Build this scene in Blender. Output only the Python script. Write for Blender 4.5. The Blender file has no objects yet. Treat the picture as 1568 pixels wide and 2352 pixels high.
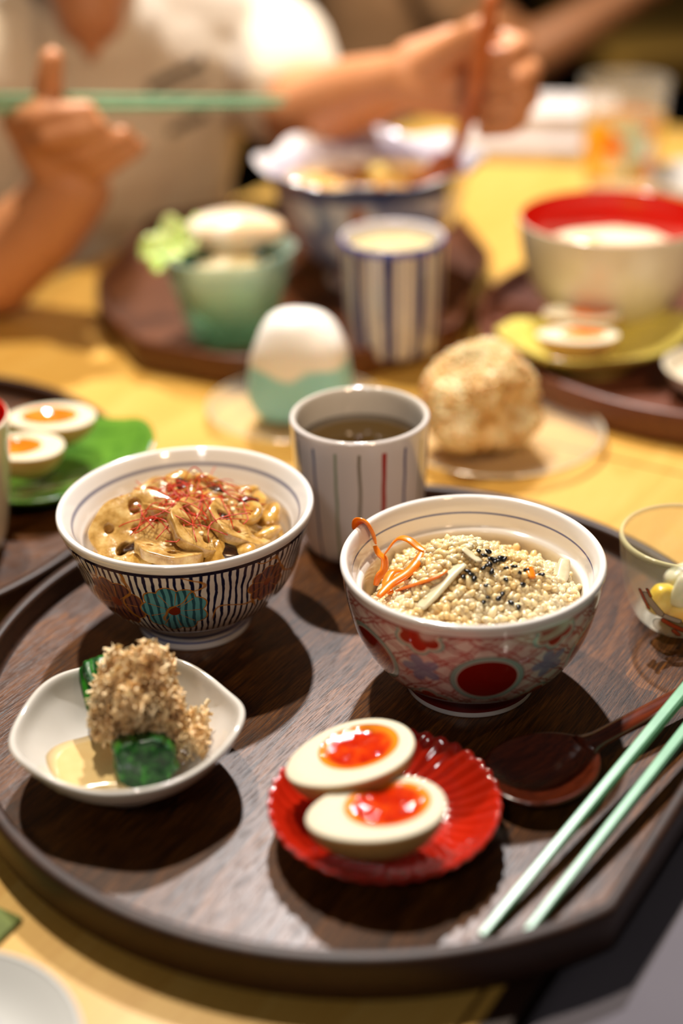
import bpy, bmesh, math, random
import numpy as np
from mathutils import Vector, Matrix

scene = bpy.context.scene
random.seed(7)
CM = 0.01
PI = math.pi

# ------------------------------------------------------------------ camera
PITCH, ROLL, CAM_H = math.radians(28.5), math.radians(1.6), 40.5
_f = Vector((0, math.cos(PITCH), -math.sin(PITCH)))
_u0 = Vector((0, math.sin(PITCH), math.cos(PITCH)))
_r0 = Vector((1, 0, 0))
_r = _r0 * math.cos(ROLL) - _u0 * math.sin(ROLL)
_u = _u0 * math.cos(ROLL) + _r0 * math.sin(ROLL)
cam_data = bpy.data.cameras.new('camera')
cam = bpy.data.objects.new('camera', cam_data)
scene.collection.objects.link(cam)
mw = Matrix((( _r.x, _u.x, -_f.x, 0), (_r.y, _u.y, -_f.y, 0), (_r.z, _u.z, -_f.z, CAM_H * CM), (0, 0, 0, 1)))
cam.matrix_world = mw
cam_data.sensor_fit = 'VERTICAL'
cam_data.sensor_height = 36.0
cam_data.sensor_width = 24.0
cam_data.lens = 50.0
cam_data.clip_start = 0.02
cam_data.dof.use_dof = True
cam_data.dof.focus_distance = 0.655
cam_data.dof.aperture_fstop = 2.35
scene.camera = cam

# ------------------------------------------------------------------ world, lamps, exposure
world = bpy.data.worlds.new('world')
scene.world = world
world.use_nodes = True
bg = world.node_tree.nodes['Background']
bg.inputs['Color'].default_value = (1.0, 0.86, 0.76, 1)
bg.inputs['Strength'].default_value = 0.04


def spot(name, loc, target, watts, color, radius, size=100, blend=0.5):
    ld = bpy.data.lights.new(name, 'SPOT')
    ld.energy = watts
    ld.color = color
    ld.shadow_soft_size = radius * CM
    ld.spot_size = math.radians(size)
    ld.spot_blend = blend
    o = bpy.data.objects.new(name, ld)
    scene.collection.objects.link(o)
    o.location = Vector(loc) * CM
    d = Vector(target) - Vector(loc)
    o.rotation_euler = d.to_track_quat('-Z', 'Y').to_euler()
    return o


spot('ceiling_spot_far', (4, 187, 172), (4, 80, 0), 212, (1.0, 0.965, 0.955), 2.9, 62, 0.5)
spot('ceiling_spot_left', (-30, 119, 172), (0, 75, 0), 132, (1.0, 0.89, 0.74), 2.8)
spot('front_fill_spot', (-55, -110, 170), (2, 42, 0), 23, (1.0, 0.94, 0.91), 14, 72, 0.7)  # soft fill added behind the camera to brighten the front faces of the bowls

spot('person_fill_spot', (62, -85, 165), (-14, 132, 12), 108, (1.0, 0.70, 0.43), 12, 27, 0.5)  # extra lamp added to warm and brighten the front of the seated person

scene.view_settings.view_transform = 'Standard'
scene.view_settings.look = 'None'
scene.view_settings.gamma = 1.0
scene.view_settings.exposure = 0.0
scene.view_settings.use_curve_mapping = False

# ------------------------------------------------------------------ shader helpers


def lin(h):
    if not isinstance(h, str):
        return tuple(h) + (1,) if len(h) == 3 else tuple(h)
    h = h.lstrip('#')
    c = [int(h[i:i + 2], 16) / 255 for i in (0, 2, 4)]
    return tuple(x / 12.92 if x <= 0.04045 else ((x + 0.055) / 1.055) ** 2.4 for x in c) + (1,)


class V:
    """a float socket with arithmetic"""

    def __init__(s, g, sock):
        s.g, s.s = g, sock

    def __add__(s, o): return s.g.m('ADD', s, o)
    def __radd__(s, o): return s.g.m('ADD', o, s)
    def __sub__(s, o): return s.g.m('SUBTRACT', s, o)
    def __rsub__(s, o): return s.g.m('SUBTRACT', o, s)
    def __mul__(s, o): return s.g.m('MULTIPLY', s, o)
    def __rmul__(s, o): return s.g.m('MULTIPLY', o, s)
    def __truediv__(s, o): return s.g.m('DIVIDE', s, o)


class Graph:
    def __init__(s, name):
        s.mat = bpy.data.materials.new(name)
        s.mat.use_nodes = True
        s.nt = s.mat.node_tree
        s.bsdf = s.nt.nodes['Principled BSDF']
        tc = s.nt.nodes.new('ShaderNodeTexCoord')
        vm = s.nt.nodes.new('ShaderNodeVectorMath')
        vm.operation = 'SCALE'
        vm.inputs['Scale'].default_value = 100.0
        s.nt.links.new(tc.outputs['Object'], vm.inputs[0])
        s.vec = vm.outputs[0]
        sp = s.nt.nodes.new('ShaderNodeSeparateXYZ')
        s.nt.links.new(s.vec, sp.inputs[0])
        s.x, s.y, s.z = (V(s, sp.outputs[i]) for i in range(3))

    def put(s, sock, val):
        if isinstance(val, V):
            s.nt.links.new(val.s, sock)
        elif isinstance(val, bpy.types.NodeSocket):
            s.nt.links.new(val, sock)
        elif isinstance(val, str):
            sock.default_value = lin(val)
        else:
            sock.default_value = val

    def m(s, op, a, b=None, c=None):
        n = s.nt.nodes.new('ShaderNodeMath')
        n.operation = op
        s.put(n.inputs[0], a)
        if b is not None:
            s.put(n.inputs[1], b)
        if c is not None:
            s.put(n.inputs[2], c)
        return V(s, n.outputs[0])

    def step(s, v, lo, hi):
        n = s.nt.nodes.new('ShaderNodeMapRange')
        n.interpolation_type = 'SMOOTHSTEP'
        s.put(n.inputs['Value'], v)
        s.put(n.inputs['From Min'], lo)
        s.put(n.inputs['From Max'], hi)
        return V(s, n.outputs[0])

    def below(s, v, t, w=0.02):
        return 1.0 - s.step(v, t - w, t + w)

    def band(s, v, c, hw, w=0.015):
        return s.below(s.m('ABSOLUTE', v - c), hw, w)

    def abs(s, v): return s.m('ABSOLUTE', v)
    def mx(s, a, b): return s.m('MAXIMUM', a, b)
    def mn(s, a, b): return s.m('MINIMUM', a, b)
    def sin(s, a): return s.m('SINE', a)
    def hyp(s, a, b): return s.m('SQRT', a * a + b * b)
    def frac(s, a): return s.m('FRACT', a)

    def comb(s, x, y, z):
        n = s.nt.nodes.new('ShaderNodeCombineXYZ')
        for i, v in enumerate((x, y, z)):
            s.put(n.inputs[i], v)
        return n.outputs[0]

    def noise(s, scale=1.0, detail=3, rough=0.5, dist=0.0, vec=None):
        n = s.nt.nodes.new('ShaderNodeTexNoise')
        s.nt.links.new(vec if vec is not None else s.vec, n.inputs['Vector'])
        n.inputs['Scale'].default_value = scale
        n.inputs['Detail'].default_value = detail
        n.inputs['Roughness'].default_value = rough
        n.inputs['Distortion'].default_value = dist
        return V(s, n.outputs['Fac'])

    def voronoi(s, scale=1.0, vec=None, feature='F1'):
        n = s.nt.nodes.new('ShaderNodeTexVoronoi')
        n.feature = feature
        s.nt.links.new(vec if vec is not None else s.vec, n.inputs['Vector'])
        n.inputs['Scale'].default_value = scale
        return V(s, n.outputs['Distance'])

    def mix(s, f, a, b):
        n = s.nt.nodes.new('ShaderNodeMix')
        n.data_type = 'RGBA'
        s.put(n.inputs[0], f)
        s.put(n.inputs[6], a)
        s.put(n.inputs[7], b)
        return n.outputs[2]

    def ramp(s, v, stops):
        n = s.nt.nodes.new('ShaderNodeValToRGB')
        s.put(n.inputs[0], v)
        els = n.color_ramp.elements
        while len(els) < len(stops):
            els.new(0.5)
        for e, (p, c) in zip(els, stops):
            e.position = p
            e.color = lin(c)
        return n.outputs[0]

    def bump(s, v, strength=0.3, dist=0.05):
        n = s.nt.nodes.new('ShaderNodeBump')
        n.inputs['Strength'].default_value = strength
        n.inputs['Distance'].default_value = dist * CM
        s.put(n.inputs['Height'], v)
        s.nt.links.new(n.outputs[0], s.bsdf.inputs['Normal'])

    def set(s, **kw):
        names = dict(base='Base Color', rough='Roughness', metal='Metallic', trans='Transmission Weight', ior='IOR',
                     sss='Subsurface Weight', sssr='Subsurface Radius', ssss='Subsurface Scale', coat='Coat Weight',
                     coatr='Coat Roughness', spec='Specular IOR Level', alpha='Alpha', sheen='Sheen Weight',
                     emit='Emission Color', emits='Emission Strength')
        for k, v in kw.items():
            s.put(s.bsdf.inputs[names[k]], v)
        return s.mat


MATS = {}


def mat(name):
    if name not in MATS:
        MATS[name] = globals()['mat_' + name](Graph(name))
    return MATS[name]


def plain(name, base, rough=0.5, var=None, scale=2.0, **kw):
    """a material of one tone with gentle procedural variation"""
    if name in MATS:
        return MATS[name]
    g = Graph(name)
    b = base
    if var:
        b = g.mix(g.step(g.noise(scale, 4, 0.55), 0.35, 0.65), base, var)
    MATS[name] = g.set(base=b, rough=rough, **kw)
    return MATS[name]


def mat_tray_wood(g):
    # grain runs along local x
    warp = g.noise(0.16, 2, 0.5, 0.0, g.comb(g.x * 0.35, g.y, g.z))
    rings = g.y * 0.30 + warp * 4.2
    bandv = g.frac(rings)
    fine = g.noise(1.0, 6, 0.7, 0.0, g.comb(g.x * 0.55, g.y * 11.0, g.z * 6.0))
    pores = g.noise(1.0, 3, 0.6, 0.0, g.comb(g.x * 0.9, g.y * 16.0, g.z * 10.0))
    v = bandv * 0.10 + fine * 0.85
    c = g.ramp(v, [(0.3, '#1f0f05'), (0.45, '#46260c'), (0.58, '#704217'), (0.75, '#905d26')])
    c = g.mix(g.step(pores, 0.5, 0.66) * 0.75, c, '#190a04')
    h = fine * 0.5 - g.step(pores, 0.5, 0.72) * 0.7
    g.bump(h, 0.45, 0.016)
    return g.set(base=c, rough=g.m('ADD', 0.27, fine * 0.14 + g.step(pores, 0.48, 0.66) * 0.2), spec=0.45)


def mat_tray_edge(g):
    fine = g.noise(1.0, 5, 0.65, 0.0, g.comb(g.x * 2, g.y * 2, g.z * 14.0))
    return g.set(base=g.ramp(fine, [(0.3, '#1c0e06'), (0.7, '#3c2110')]), rough=0.46, spec=0.3)


def mat_table_wood(g):
    warp = g.noise(0.10, 3, 0.5, 0.0, g.comb(g.x * 0.25, g.y, g.z))
    rings = g.frac(g.y * 0.22 + warp * 4.0)
    fine = g.noise(1.0, 5, 0.6, 0.0, g.comb(g.x * 0.25, g.y * 5.0, g.z))
    v = rings * 0.22 + fine * 0.78
    c = g.ramp(v, [(0.2, '#c18f3e'), (0.5, '#cda04c'), (0.9, '#d8b162')])
    g.bump(fine, 0.15, 0.02)
    return g.set(base=c, rough=0.36, spec=0.4)


def mat_dark_edging(g):
    fine = g.noise(1.0, 5, 0.6, 0.0, g.comb(g.x * 0.3, g.y * 6.0, g.z * 6))
    return g.set(base=g.ramp(fine, [(0.3, '#1e0f08'), (0.7, '#3a2010')]), rough=0.5)


def mat_far_tray(g):
    fine = g.noise(1.0, 5, 0.6, 0.0, g.comb(g.x * 0.4, g.y * 5.0, g.z * 5))
    return g.set(base=g.ramp(fine, [(0.3, '#3a1c0c'), (0.7, '#6b3a18')]), rough=0.4)


def mat_round_tray(g):
    fine = g.noise(1.0, 5, 0.6, 0.0, g.comb(g.x * 0.4, g.y * 5.0, g.z * 5))
    return g.set(base=g.ramp(fine, [(0.3, '#4a2618'), (0.7, '#7a4630')]), rough=0.4)


def glaze(g, base, rough=0.10, coat=0.5):
    g.bump(g.noise(1.2, 2), 0.04, 0.05)
    return g.set(base=base, rough=rough, coat=coat, coatr=0.06, spec=0.5)


def mat_white_glaze(g):
    return glaze(g, g.mix(g.noise(0.8, 3), '#d9d3ca', '#cdc6bb'))


def mat_cream_glaze(g):
    return glaze(g, g.mix(g.noise(0.9, 3), '#e6ddc8', '#d6cab0'), 0.22, 0.2)


def mat_bowl_inside_thin_line(g):
    # white glaze, one thin blue line below the lip, cream below
    ln = g.band(g.z, 6.05, 0.045)
    c = g.mix(g.step(g.z, 4.9, 5.4), '#d8cbae', '#e4e0dc')
    return glaze(g, g.mix(ln * 0.92, c, '#243a86'))


def mat_bowl_inside_wide_line(g):
    ln = g.band(g.z, 6.12, 0.085, 0.05)
    c = g.mix(g.step(g.z, 4.6, 5.2), '#e2dccf', '#ebe8e4')
    return glaze(g, g.mix(ln * 0.75, c, '#4b4f78'))


def flower(g, ang, a0, z0, r0, R, n, rad_eff):
    """returns (mask, outline, rays, centre) of a painted flower at angle a0 (deg), height z0"""
    d = g.m('WRAP', ang - math.radians(a0), PI, -PI)
    p = d * rad_eff
    q = g.z - z0
    rr = g.hyp(p, q)
    th = g.m('ARCTAN2', q, p)
    lobe = g.abs(g.sin(th * (n / 2.0))) * (0.16 * R) + 0.9 * R
    e = rr - lobe
    mask = g.below(e, 0.0, 0.02)
    outl = g.band(e, 0.0, 0.035)
    ray = g.band(g.abs(g.sin(th * (n / 2.0))), 0.0, 0.10, 0.05) * g.step(rr, 0.2 * R, 0.24 * R) * g.below(rr, 0.8 * R)
    cen = g.below(rr, 0.2 * R, 0.02)
    return mask, outl, ray, cen


def mat_striped_bowl_outside(g):
    ang = g.m('ARCTAN2', g.y, g.x)
    wob = g.noise(0.9, 2, 0.5, 0.0, g.comb(g.x, g.y, g.z * 0.6))
    wid = g.noise(2.5, 2)
    u = ang * (104 / (2 * PI)) + wob * 1.1
    st = g.below(g.abs(g.frac(u) - 0.5), wid * 0.22 + 0.09, 0.05)
    zone = g.step(g.z, 1.42, 1.46) * g.below(g.z, 6.2)
    c = g.mix(st * zone, '#e6e2de', '#161a3c')
    # painted flowers
    for a0, z0, R, col in ((-124, 4.05, 1.4, '#6b2a12'), (-93, 4.0, 1.45, '#4fa6b4'), (-44, 4.5, 1.0, '#7a3216'),
                           (150, 3.6, 1.15, '#6b2a12'), (118, 3.6, 1.2, '#4fa6b4'), (40, 3.8, 1.1, '#6b2a12')):
        mk, ol, ray, cen = flower(g, ang, a0, z0, 0, R, 9, 5.2)
        inner = g.mix(st * 0.75, col, '#181c3a')
        c = g.mix(mk * 0.94, c, inner)
        c = g.mix(g.mx(ol, ray), c, '#b8792c')
        c = g.mix(cen, c, '#7d2c14')
    # gold brushed tendrils
    tn = g.noise(0.42, 1, 0.4)
    gold = g.band(tn, 0.5, 0.012, 0.006) * g.step(g.z, 3.0, 3.4)
    c = g.mix(gold * 0.9, c, '#b5792d')
    c = g.mix(g.step(g.z, 6.3, 6.34), c, '#e9e5e1')
    c = g.mix(g.band(g.z, 6.27, 0.11), c, '#12142c')
    c = g.mix(g.band(g.z, 1.36, 0.06), c, '#1d2448')
    return glaze(g, c)


def mat_blue_ringed_foot(g):
    c = g.mix(g.mx(g.band(g.z, 0.72, 0.05), g.band(g.z, 0.42, 0.05)), '#dcd9da', '#27408a')
    return glaze(g, c)


def mat_red_medallion_outside(g):
    ang = g.m('ARCTAN2', g.y, g.x)
    wob = g.noise(1.6, 2) - 0.5
    per = PI / 3
    a = g.m('WRAP', ang + math.radians(88), per / 2, -per / 2) * 4.9
    a2 = g.m('WRAP', ang + math.radians(58), per / 2, -per / 2) * 4.9
    arc = ang * 4.7
    c = '#e3d8cc'
    # crosshatch of brushed double lines
    blot = g.step(g.noise(1.3, 3), 0.42, 0.6)
    c = g.mix(blot * 0.35, c, '#c9837a')
    for k in (1, -1):
        t = (arc * 0.72 + g.z * k) * 0.95 + wob * 0.55
        f = g.frac(t)
        line = g.mx(g.band(f, 0.38, 0.055, 0.03), g.band(f, 0.6, 0.055, 0.03))
        c = g.mix(line * 0.8, c, '#a94640')
    dots = g.below(g.voronoi(1.9), 0.2, 0.06)
    c = g.mix(dots * 0.55, c, '#b3514b')
    # small blue flowers between the medallions
    q = g.z - 4.1
    rr = g.hyp(a2, q)
    th = g.m('ARCTAN2', q, a2)
    fl = g.below(rr - (g.abs(g.sin(th * 2.5)) * 0.4 + 0.42), 0.0, 0.05)
    c = g.mix(fl * 0.8, c, '#7d86a6')
    # half medallions above and below
    for z0, R in ((6.0, 1.0), (1.55, 1.15)):
        q = g.z - z0
        rr = g.hyp(a2, q)
        th = g.m('ARCTAN2', q, a2)
        e = rr - (g.abs(g.sin(th * 3.0)) * 0.22 + R * 0.85)
        c = g.mix(g.below(e, 0.0), c, '#93aea2')
        c = g.mix(g.below(e, -0.13), c, '#dcc9b4')
        c = g.mix(g.below(e, -0.22), c, '#a5301f')
    # large round medallions
    rr = g.hyp(a, g.z - 3.75)
    c = g.mix(g.below(rr, 1.48), c, '#8f4034')
    c = g.mix(g.below(rr, 1.45), c, '#93b0a4')
    c = g.mix(g.below(rr, 1.23), c, '#dfd2c4')
    c = g.mix(g.below(rr, 1.19), c, '#851509')
    c = g.mix(g.step(g.z, 6.12, 6.16), c, '#a8665c')
    c = g.mix(g.step(g.z, 6.26, 6.3), c, '#e6e1dc')
    c = g.mix(g.below(g.z, 1.02, 0.02), c, '#d9cfc4')
    return glaze(g, c)


def mat_red_banded_foot(g):
    c = g.mix(g.band(g.z, 0.55, 0.27), '#dcd6d2', '#6d1610')
    return glaze(g, c)


def mat_teacup_outside(g):
    ang = g.m('ARCTAN2', g.y, g.x) * (180 / PI)
    wob = (g.noise(0.5, 1) - 0.5) * 3.0
    c = '#d9d4d4'
    cols = ['#4a5384', '#85806c', '#5b6b8f', '#8d9c86', '#7b7768', '#a6342f']
    for k in range(18):
        a0 = -178 + k * 20
        w = 1.9 if cols[k % 6] == '#a6342f' else 1.25
        c = g.mix(g.band(ang + wob, a0 + 6, w, 0.5) * g.below(g.z, 7.15, 0.05), c, cols[k % 6])
    return glaze(g, c)


def mat_blue_stripe_cup(g):
    ang = g.m('ARCTAN2', g.y, g.x)
    f = g.frac(ang * (10 / (2 * PI)))
    wide = g.band(f, 0.3, 0.2, 0.03)
    thin = g.band(f, 0.78, 0.05, 0.03)
    c = g.mix(g.mx(wide, thin), '#cfc5ba', '#1c2866')
    c = g.mix(g.step(g.z, 7.9, 8.0), c, '#3d4aa0')
    return glaze(g, c)


def mat_udon_bowl_outside(g):
    ang = g.m('ARCTAN2', g.y, g.x)
    c = '#e4e0df'
    pat = g.step(g.noise(0.35, 3), 0.48, 0.56)
    c = g.mix(pat * 0.75, c, '#4a5f8f')
    c = g.mix(g.step(g.noise(0.3, 2, 0.5, 0.0, g.comb(g.x + 31, g.y, g.z)), 0.6, 0.66), c, '#b36a34')
    c = g.mix(g.band(g.z, 9.0, 0.7, 0.1), c, '#3b4d78')
    return glaze(g, c)


def mat_udon_bowl_inside(g):
    c = g.mix(g.band(g.z, 8.9, 0.35, 0.15), '#e8e4e6', '#b7b6d0')
    return glaze(g, c)


def mat_red_lacquer(g):
    return g.set(base='#c01206', rough=0.18, coat=0.6, coatr=0.05)


def mat_red_plate(g):
    return g.set(base=g.mix(g.noise(1.0, 2), '#b01c0a', '#bd260e'), rough=0.12, coat=0.7, coatr=0.04)


def mat_leaf_green_glaze(g):
    vein = g.band(g.frac(g.x * 0.55 + g.abs(g.y) * 0.5), 0.5, 0.06, 0.05)
    c = g.mix(g.noise(0.6, 3), '#3f7020', '#6a9a34')
    return glaze(g, g.mix(vein * 0.5, c, '#2f5a1a'), 0.16)


def mat_leaf_yellow_glaze(g):
    vein = g.band(g.frac(g.x * 0.5 + g.abs(g.y) * 0.4), 0.5, 0.05, 0.05)
    c = g.mix(g.noise(0.5, 3), '#d6c456', '#e6d87c')
    return glaze(g, g.mix(vein * 0.4, c, '#8a8a30'), 0.16)


def mat_egg_white(g):
    # soy stained skin outside, pale cut face
    face = g.step(g.z, -0.16, -0.02)
    c = g.mix(face, g.mix(g.noise(0.8, 3), '#b08a50', '#bd9a60'), '#d6cbb0')
    return g.set(base=c, rough=0.5, sss=0.35, sssr=(1.0, 0.7, 0.4), ssss=0.006, spec=0.25)


def mat_yolk(g):
    n = g.noise(1.3, 3, 0.6)
    rr = g.hyp(g.x * 0.62, g.y * 0.66)
    c = g.ramp(n, [(0.3, '#a51203'), (0.55, '#c42c05'), (0.75, '#dd5c0c')])
    c = g.mix(g.step(rr, 0.72, 1.0), c, '#ea8a1e')
    g.bump(g.noise(3.6, 2), 0.5, 0.10)
    return g.set(base=c, rough=0.07, sss=0.08, sssr=(1.0, 0.35, 0.1), ssss=0.004, coat=0.35, coatr=0.03, spec=0.4)


def mat_yolk_orange(g):
    n = g.noise(1.0, 3, 0.6)
    return g.set(base=g.ramp(n, [(0.3, '#d8560e'), (0.55, '#e87a1a'), (0.75, '#f0a030')]), rough=0.12, coat=0.6)


def mat_rice(g):
    n = g.noise(0.35, 3)
    n2 = g.noise(2.2, 1)
    c = g.mix(g.step(n, 0.40, 0.60), '#ecd6a8', '#e2ba76')
    c = g.mix(n2 * 0.4, c, '#f1e2bc')
    return g.set(base=c, rough=0.24, sss=0.4, sssr=(1.0, 0.8, 0.5), ssss=0.004, spec=0.5)


def mat_lotus(g):
    n = g.noise(1.6, 4, 0.6)
    c = g.ramp(n, [(0.3, '#8a6226'), (0.5, '#bd9450'), (0.72, '#d7b878')])
    g.bump(g.noise(5.0, 3), 0.35, 0.05)
    return g.set(base=c, rough=0.22, sss=0.2, sssr=(1, .6, .3), ssss=0.004, coat=0.5, coatr=0.08)


def mat_simmered(g):
    n = g.noise(1.2, 4, 0.6)
    c = g.ramp(n, [(0.3, '#7c5420'), (0.5, '#b98a3c'), (0.7, '#d9b668')])
    g.bump(g.noise(4.0, 3), 0.3, 0.05)
    return g.set(base=c, rough=0.2, sss=0.2, sssr=(1, .6, .3), ssss=0.004, coat=0.5, coatr=0.08)


def mat_mushroom(g):
    n = g.noise(2.0, 4, 0.6)
    c = g.ramp(n, [(0.3, '#1c0f08'), (0.7, '#4a2c16')])
    return g.set(base=c, rough=0.2, coat=0.5)


def mat_spinach(g):
    n = g.noise(1.0, 4, 0.65, 0.0, g.comb(g.x * 0.5, g.y * 3, g.z * 3))
    c = g.ramp(n, [(0.3, '#03200a'), (0.5, '#0d4c14'), (0.72, '#3f9a2a')])
    g.bump(n, 0.6, 0.15)
    return g.set(base=c, rough=0.3, coat=0.15, coatr=0.1, spec=0.35)


def mat_bonito(g):
    n = g.noise(0.8, 3)
    c = g.ramp(n, [(0.3, '#e6b67c'), (0.5, '#f4d29c'), (0.7, '#fae8c0')])
    return g.set(base=c, rough=0.55, sss=0.15, sssr=(1, .6, .3), ssss=0.003)


def mat_sauce(g):
    c = g.mix(g.noise(2.0, 4), '#d9b678', '#e4c88e')
    return g.set(base=c, rough=0.16, coat=0.5)


def mat_spoon_wood(g):
    fine = g.noise(1.0, 4, 0.6, 0.0, g.comb(g.x * 0.5, g.y * 6, g.z * 6))
    return g.set(base=g.ramp(fine, [(0.3, '#3c150a'), (0.7, '#6b2a12')]), rough=0.22, coat=0.4, coatr=0.1)


def mat_tea(g):
    return g.set(base=g.mix(g.noise(0.5, 2), '#2c1c03', '#3a2705'), rough=0.03, spec=0.4)


def mat_soup(g):
    n = g.noise(0.5, 4, 0.6)
    return g.set(base=g.ramp(n, [(0.3, '#a5641a'), (0.6, '#d39336')]), rough=0.1, coat=0.4)


def mat_clear_glass(g):
    return g.set(base='#e8e2c4', rough=0.03, alpha=g.mx(g.step(g.z, 4.6, 4.95) * g.below(g.z, 5.6) * 0.5, 0.14), spec=0.9)


def mat_green_glass(g):
    return g.set(base=g.mix(g.step(g.z, 0.5, 6.5), '#79c493', '#c4e4d6'), rough=0.08, alpha=0.45, spec=0.8)


def mat_thin_glass(g):
    # pressed glass plate with pale streaks
    return g.set(base='#efe9dd', rough=0.06, alpha=0.11, spec=1.0)


def mat_skin(g):
    n = g.noise(0.25, 3)
    c = g.mix(n, '#bf7f50', '#cf9064')
    return g.set(base=c, rough=0.5, sss=0.12, sssr=(1, .35, .2), ssss=0.01)


def mat_shirt(g):
    # white jersey, warm bounce tinted into its base; dark printed lettering on the chest
    # print plane: local x right, z up; block tilted about 20 degrees
    ca, sa = math.cos(math.radians(22)), math.sin(math.radians(22))
    X = g.x - PRINT[0]
    Z = g.z - PRINT[1]
    p = X * ca + Z * sa
    q = Z * ca - X * sa
    glyph = g.step(g.noise(1.0, 2, 0.5, 0.0, g.comb(p * 2.6, q * 1.2, 0.0)), 0.34, 0.46)
    ml = g.band(p, 0.0, 2.7, 0.1) * g.mx(g.band(q, 1.7, 0.42, 0.1), g.mx(g.band(q, 0.5, 0.30, 0.1) * 0.6, g.band(q + p * 0.0, -2.6, 0.4, 0.1) * g.below(p, 0.9)))
    front = g.below(g.y, -2.0, 0.5)
    c = g.mix(g.noise(0.15, 3), '#d6c6ae', '#dfd1bb')
    c = g.mix(ml * glyph * front, c, '#120d09')
    folds = g.noise(0.14, 3, 0.5, 0.6)
    g.bump(folds, 0.5, 1.0)
    return g.set(base=c, rough=0.9, sheen=0.2)


PRINT = (5.0, 0.0)


def mat_takikomi(g):
    n = g.noise(0.7, 4, 0.6)
    c = g.ramp(n, [(0.28, '#9a5f22'), (0.42, '#d8ae6c'), (0.6, '#eed8ac')])
    return g.set(base=c, rough=0.35, sss=0.3, ssss=0.004)


def mat_wrapped_rice(g):
    # white rice above, pale blue paper below with a wavy border
    wave = (g.noise(0.35, 1) - 0.5) * 2.6 + g.below(g.abs(g.x + 0.4), 1.0, 0.9) * 1.0 + g.abs(g.x) * -0.0
    blue = g.below(g.z + wave, 4.2, 0.25)
    c = g.mix(blue, '#f2efe9', '#93d3da')
    return g.set(base=c, rough=0.4, sss=0.2, ssss=0.004)


def mat_painted_tumbler(g):
    # clear glass with an orange, yellow and pale blue floral print
    ang = g.m('ARCTAN2', g.y, g.x)
    v = g.comb(ang * 3.6, g.z, 0.0)
    n1 = g.noise(0.33, 1, 0.4, 0.0, v)
    zone = g.below(g.abs(g.z - 4.0), 3.0, 0.3)
    f1 = g.step(n1, 0.44, 0.47) * zone
    n2 = g.noise(0.33, 1, 0.4, 0.0, g.comb(ang * 3.6 + 20, g.z, 3.0))
    f2 = g.step(n2, 0.48, 0.51) * zone
    n3 = g.noise(0.35, 1, 0.4, 0.0, g.comb(ang * 3.6 + 50, g.z, 9.0))
    f3 = g.step(n3, 0.56, 0.6) * zone
    c = g.mix(f1, '#f2eee8', '#e87800')
    c = g.mix(f2, c, '#efb800')
    c = g.mix(f3, c, '#b9d8cc')
    pr = g.mx(f1, g.mx(f2, f3))
    return g.set(base=c, rough=0.04 + pr * 0.3, alpha=g.mx(pr, 0.28), spec=0.9)


def mat_painted_small_glass(g):
    # greenish clear glass; orange ribbons, pale flower and ink outlines printed on the wall
    ang = g.m('ARCTAN2', g.y, g.x) * 3.0
    z = g.z
    pr = None
    c = '#f1eedd'
    cov = 0.0

    def seg(ax, az, bx, bz, w):
        dx, dz = bx - ax, bz - az
        L2 = dx * dx + dz * dz
        t = g.m('MINIMUM', g.m('MAXIMUM', ((ang - ax) * dx + (z - az) * dz) / L2, 0.0), 1.0)
        return g.hyp(ang - ax - t * dx, z - az - t * dz) - w
    # ang here is arc length in cm measured from +x; the visible side lies around -2.6 rad
    o = -7.6
    items = [((o + 0.0, 2.9, o + 0.45, 2.05, 0.11), '#e8571c'), ((o + 0.45, 3.15, o + 0.6, 2.85, 0.09), '#e8571c'),
             ((o + 0.35, 2.75, o + 1.1, 1.95, 0.22), '#e6dcc4'), ((o + 1.1, 1.9, o + 2.1, 1.65, 0.16), '#ece4d2'),
             ((o + 1.3, 1.5, o + 2.4, 1.0, 0.16), '#e8571c'), ((o + 1.9, 0.85, o + 2.2, 0.55, 0.16), '#e8571c'),
             ((o + 1.2, 0.95, o + 3.2, 0.95, 0.62), '#c7a25a')]
    for a, col in items[::-1]:
        d = seg(*a)
        m1 = g.below(d, 0.0, 0.015)
        ol = g.band(d, 0.0, 0.022, 0.012)
        c = g.mix(m1, c, col)
        c = g.mix(ol, c, '#2a1d10')
        both = g.mx(m1 * (0.55 if col == '#c7a25a' else 0.95), ol)
        cov = both if isinstance(cov, float) else g.mx(cov, both)
    fx, fz = 2.4, 3.3
    p = ang - fx
    q = z - fz
    rr = g.hyp(p, q)
    th = g.m('ARCTAN2', q, p)
    e = rr - (g.abs(g.sin(th * 2.5)) * 0.5 + 0.35)
    fm = g.below(e, 0.0)
    c = g.mix(fm, c, '#c9bb84')
    c = g.mix(g.band(e, 0.0, 0.02), c, '#3a3220')
    cov = g.mx(cov, fm * 0.55)
    c = g.mix(g.step(z, 4.55, 4.7), c, '#d8cf9c')
    return g.set(base=c, rough=0.03 + cov * 0.2, alpha=g.mx(g.mx(cov, 0.16), g.mx(g.step(z, 4.55, 4.9) * 0.6, g.below(z, 0.5, 0.3) * 0.5)), spec=0.9)


def mat_blue_rim_plate(g):
    r = g.hyp(g.x, g.y)
    c = g.mix(g.band(r, 2.7, 0.35, 0.15) * g.step(g.noise(0.9, 2), 0.4, 0.55), '#cfcdc6', '#8b8bb6')
    return glaze(g, c)


def mat_grey_fabric(g):
    g.bump(g.noise(12.0, 2), 0.2, 0.05)
    return g.set(base=g.mix(g.noise(0.2, 3), '#5a555c', '#666168'), rough=0.9)


# ------------------------------------------------------------------ mesh helpers (all in centimetres)


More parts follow.
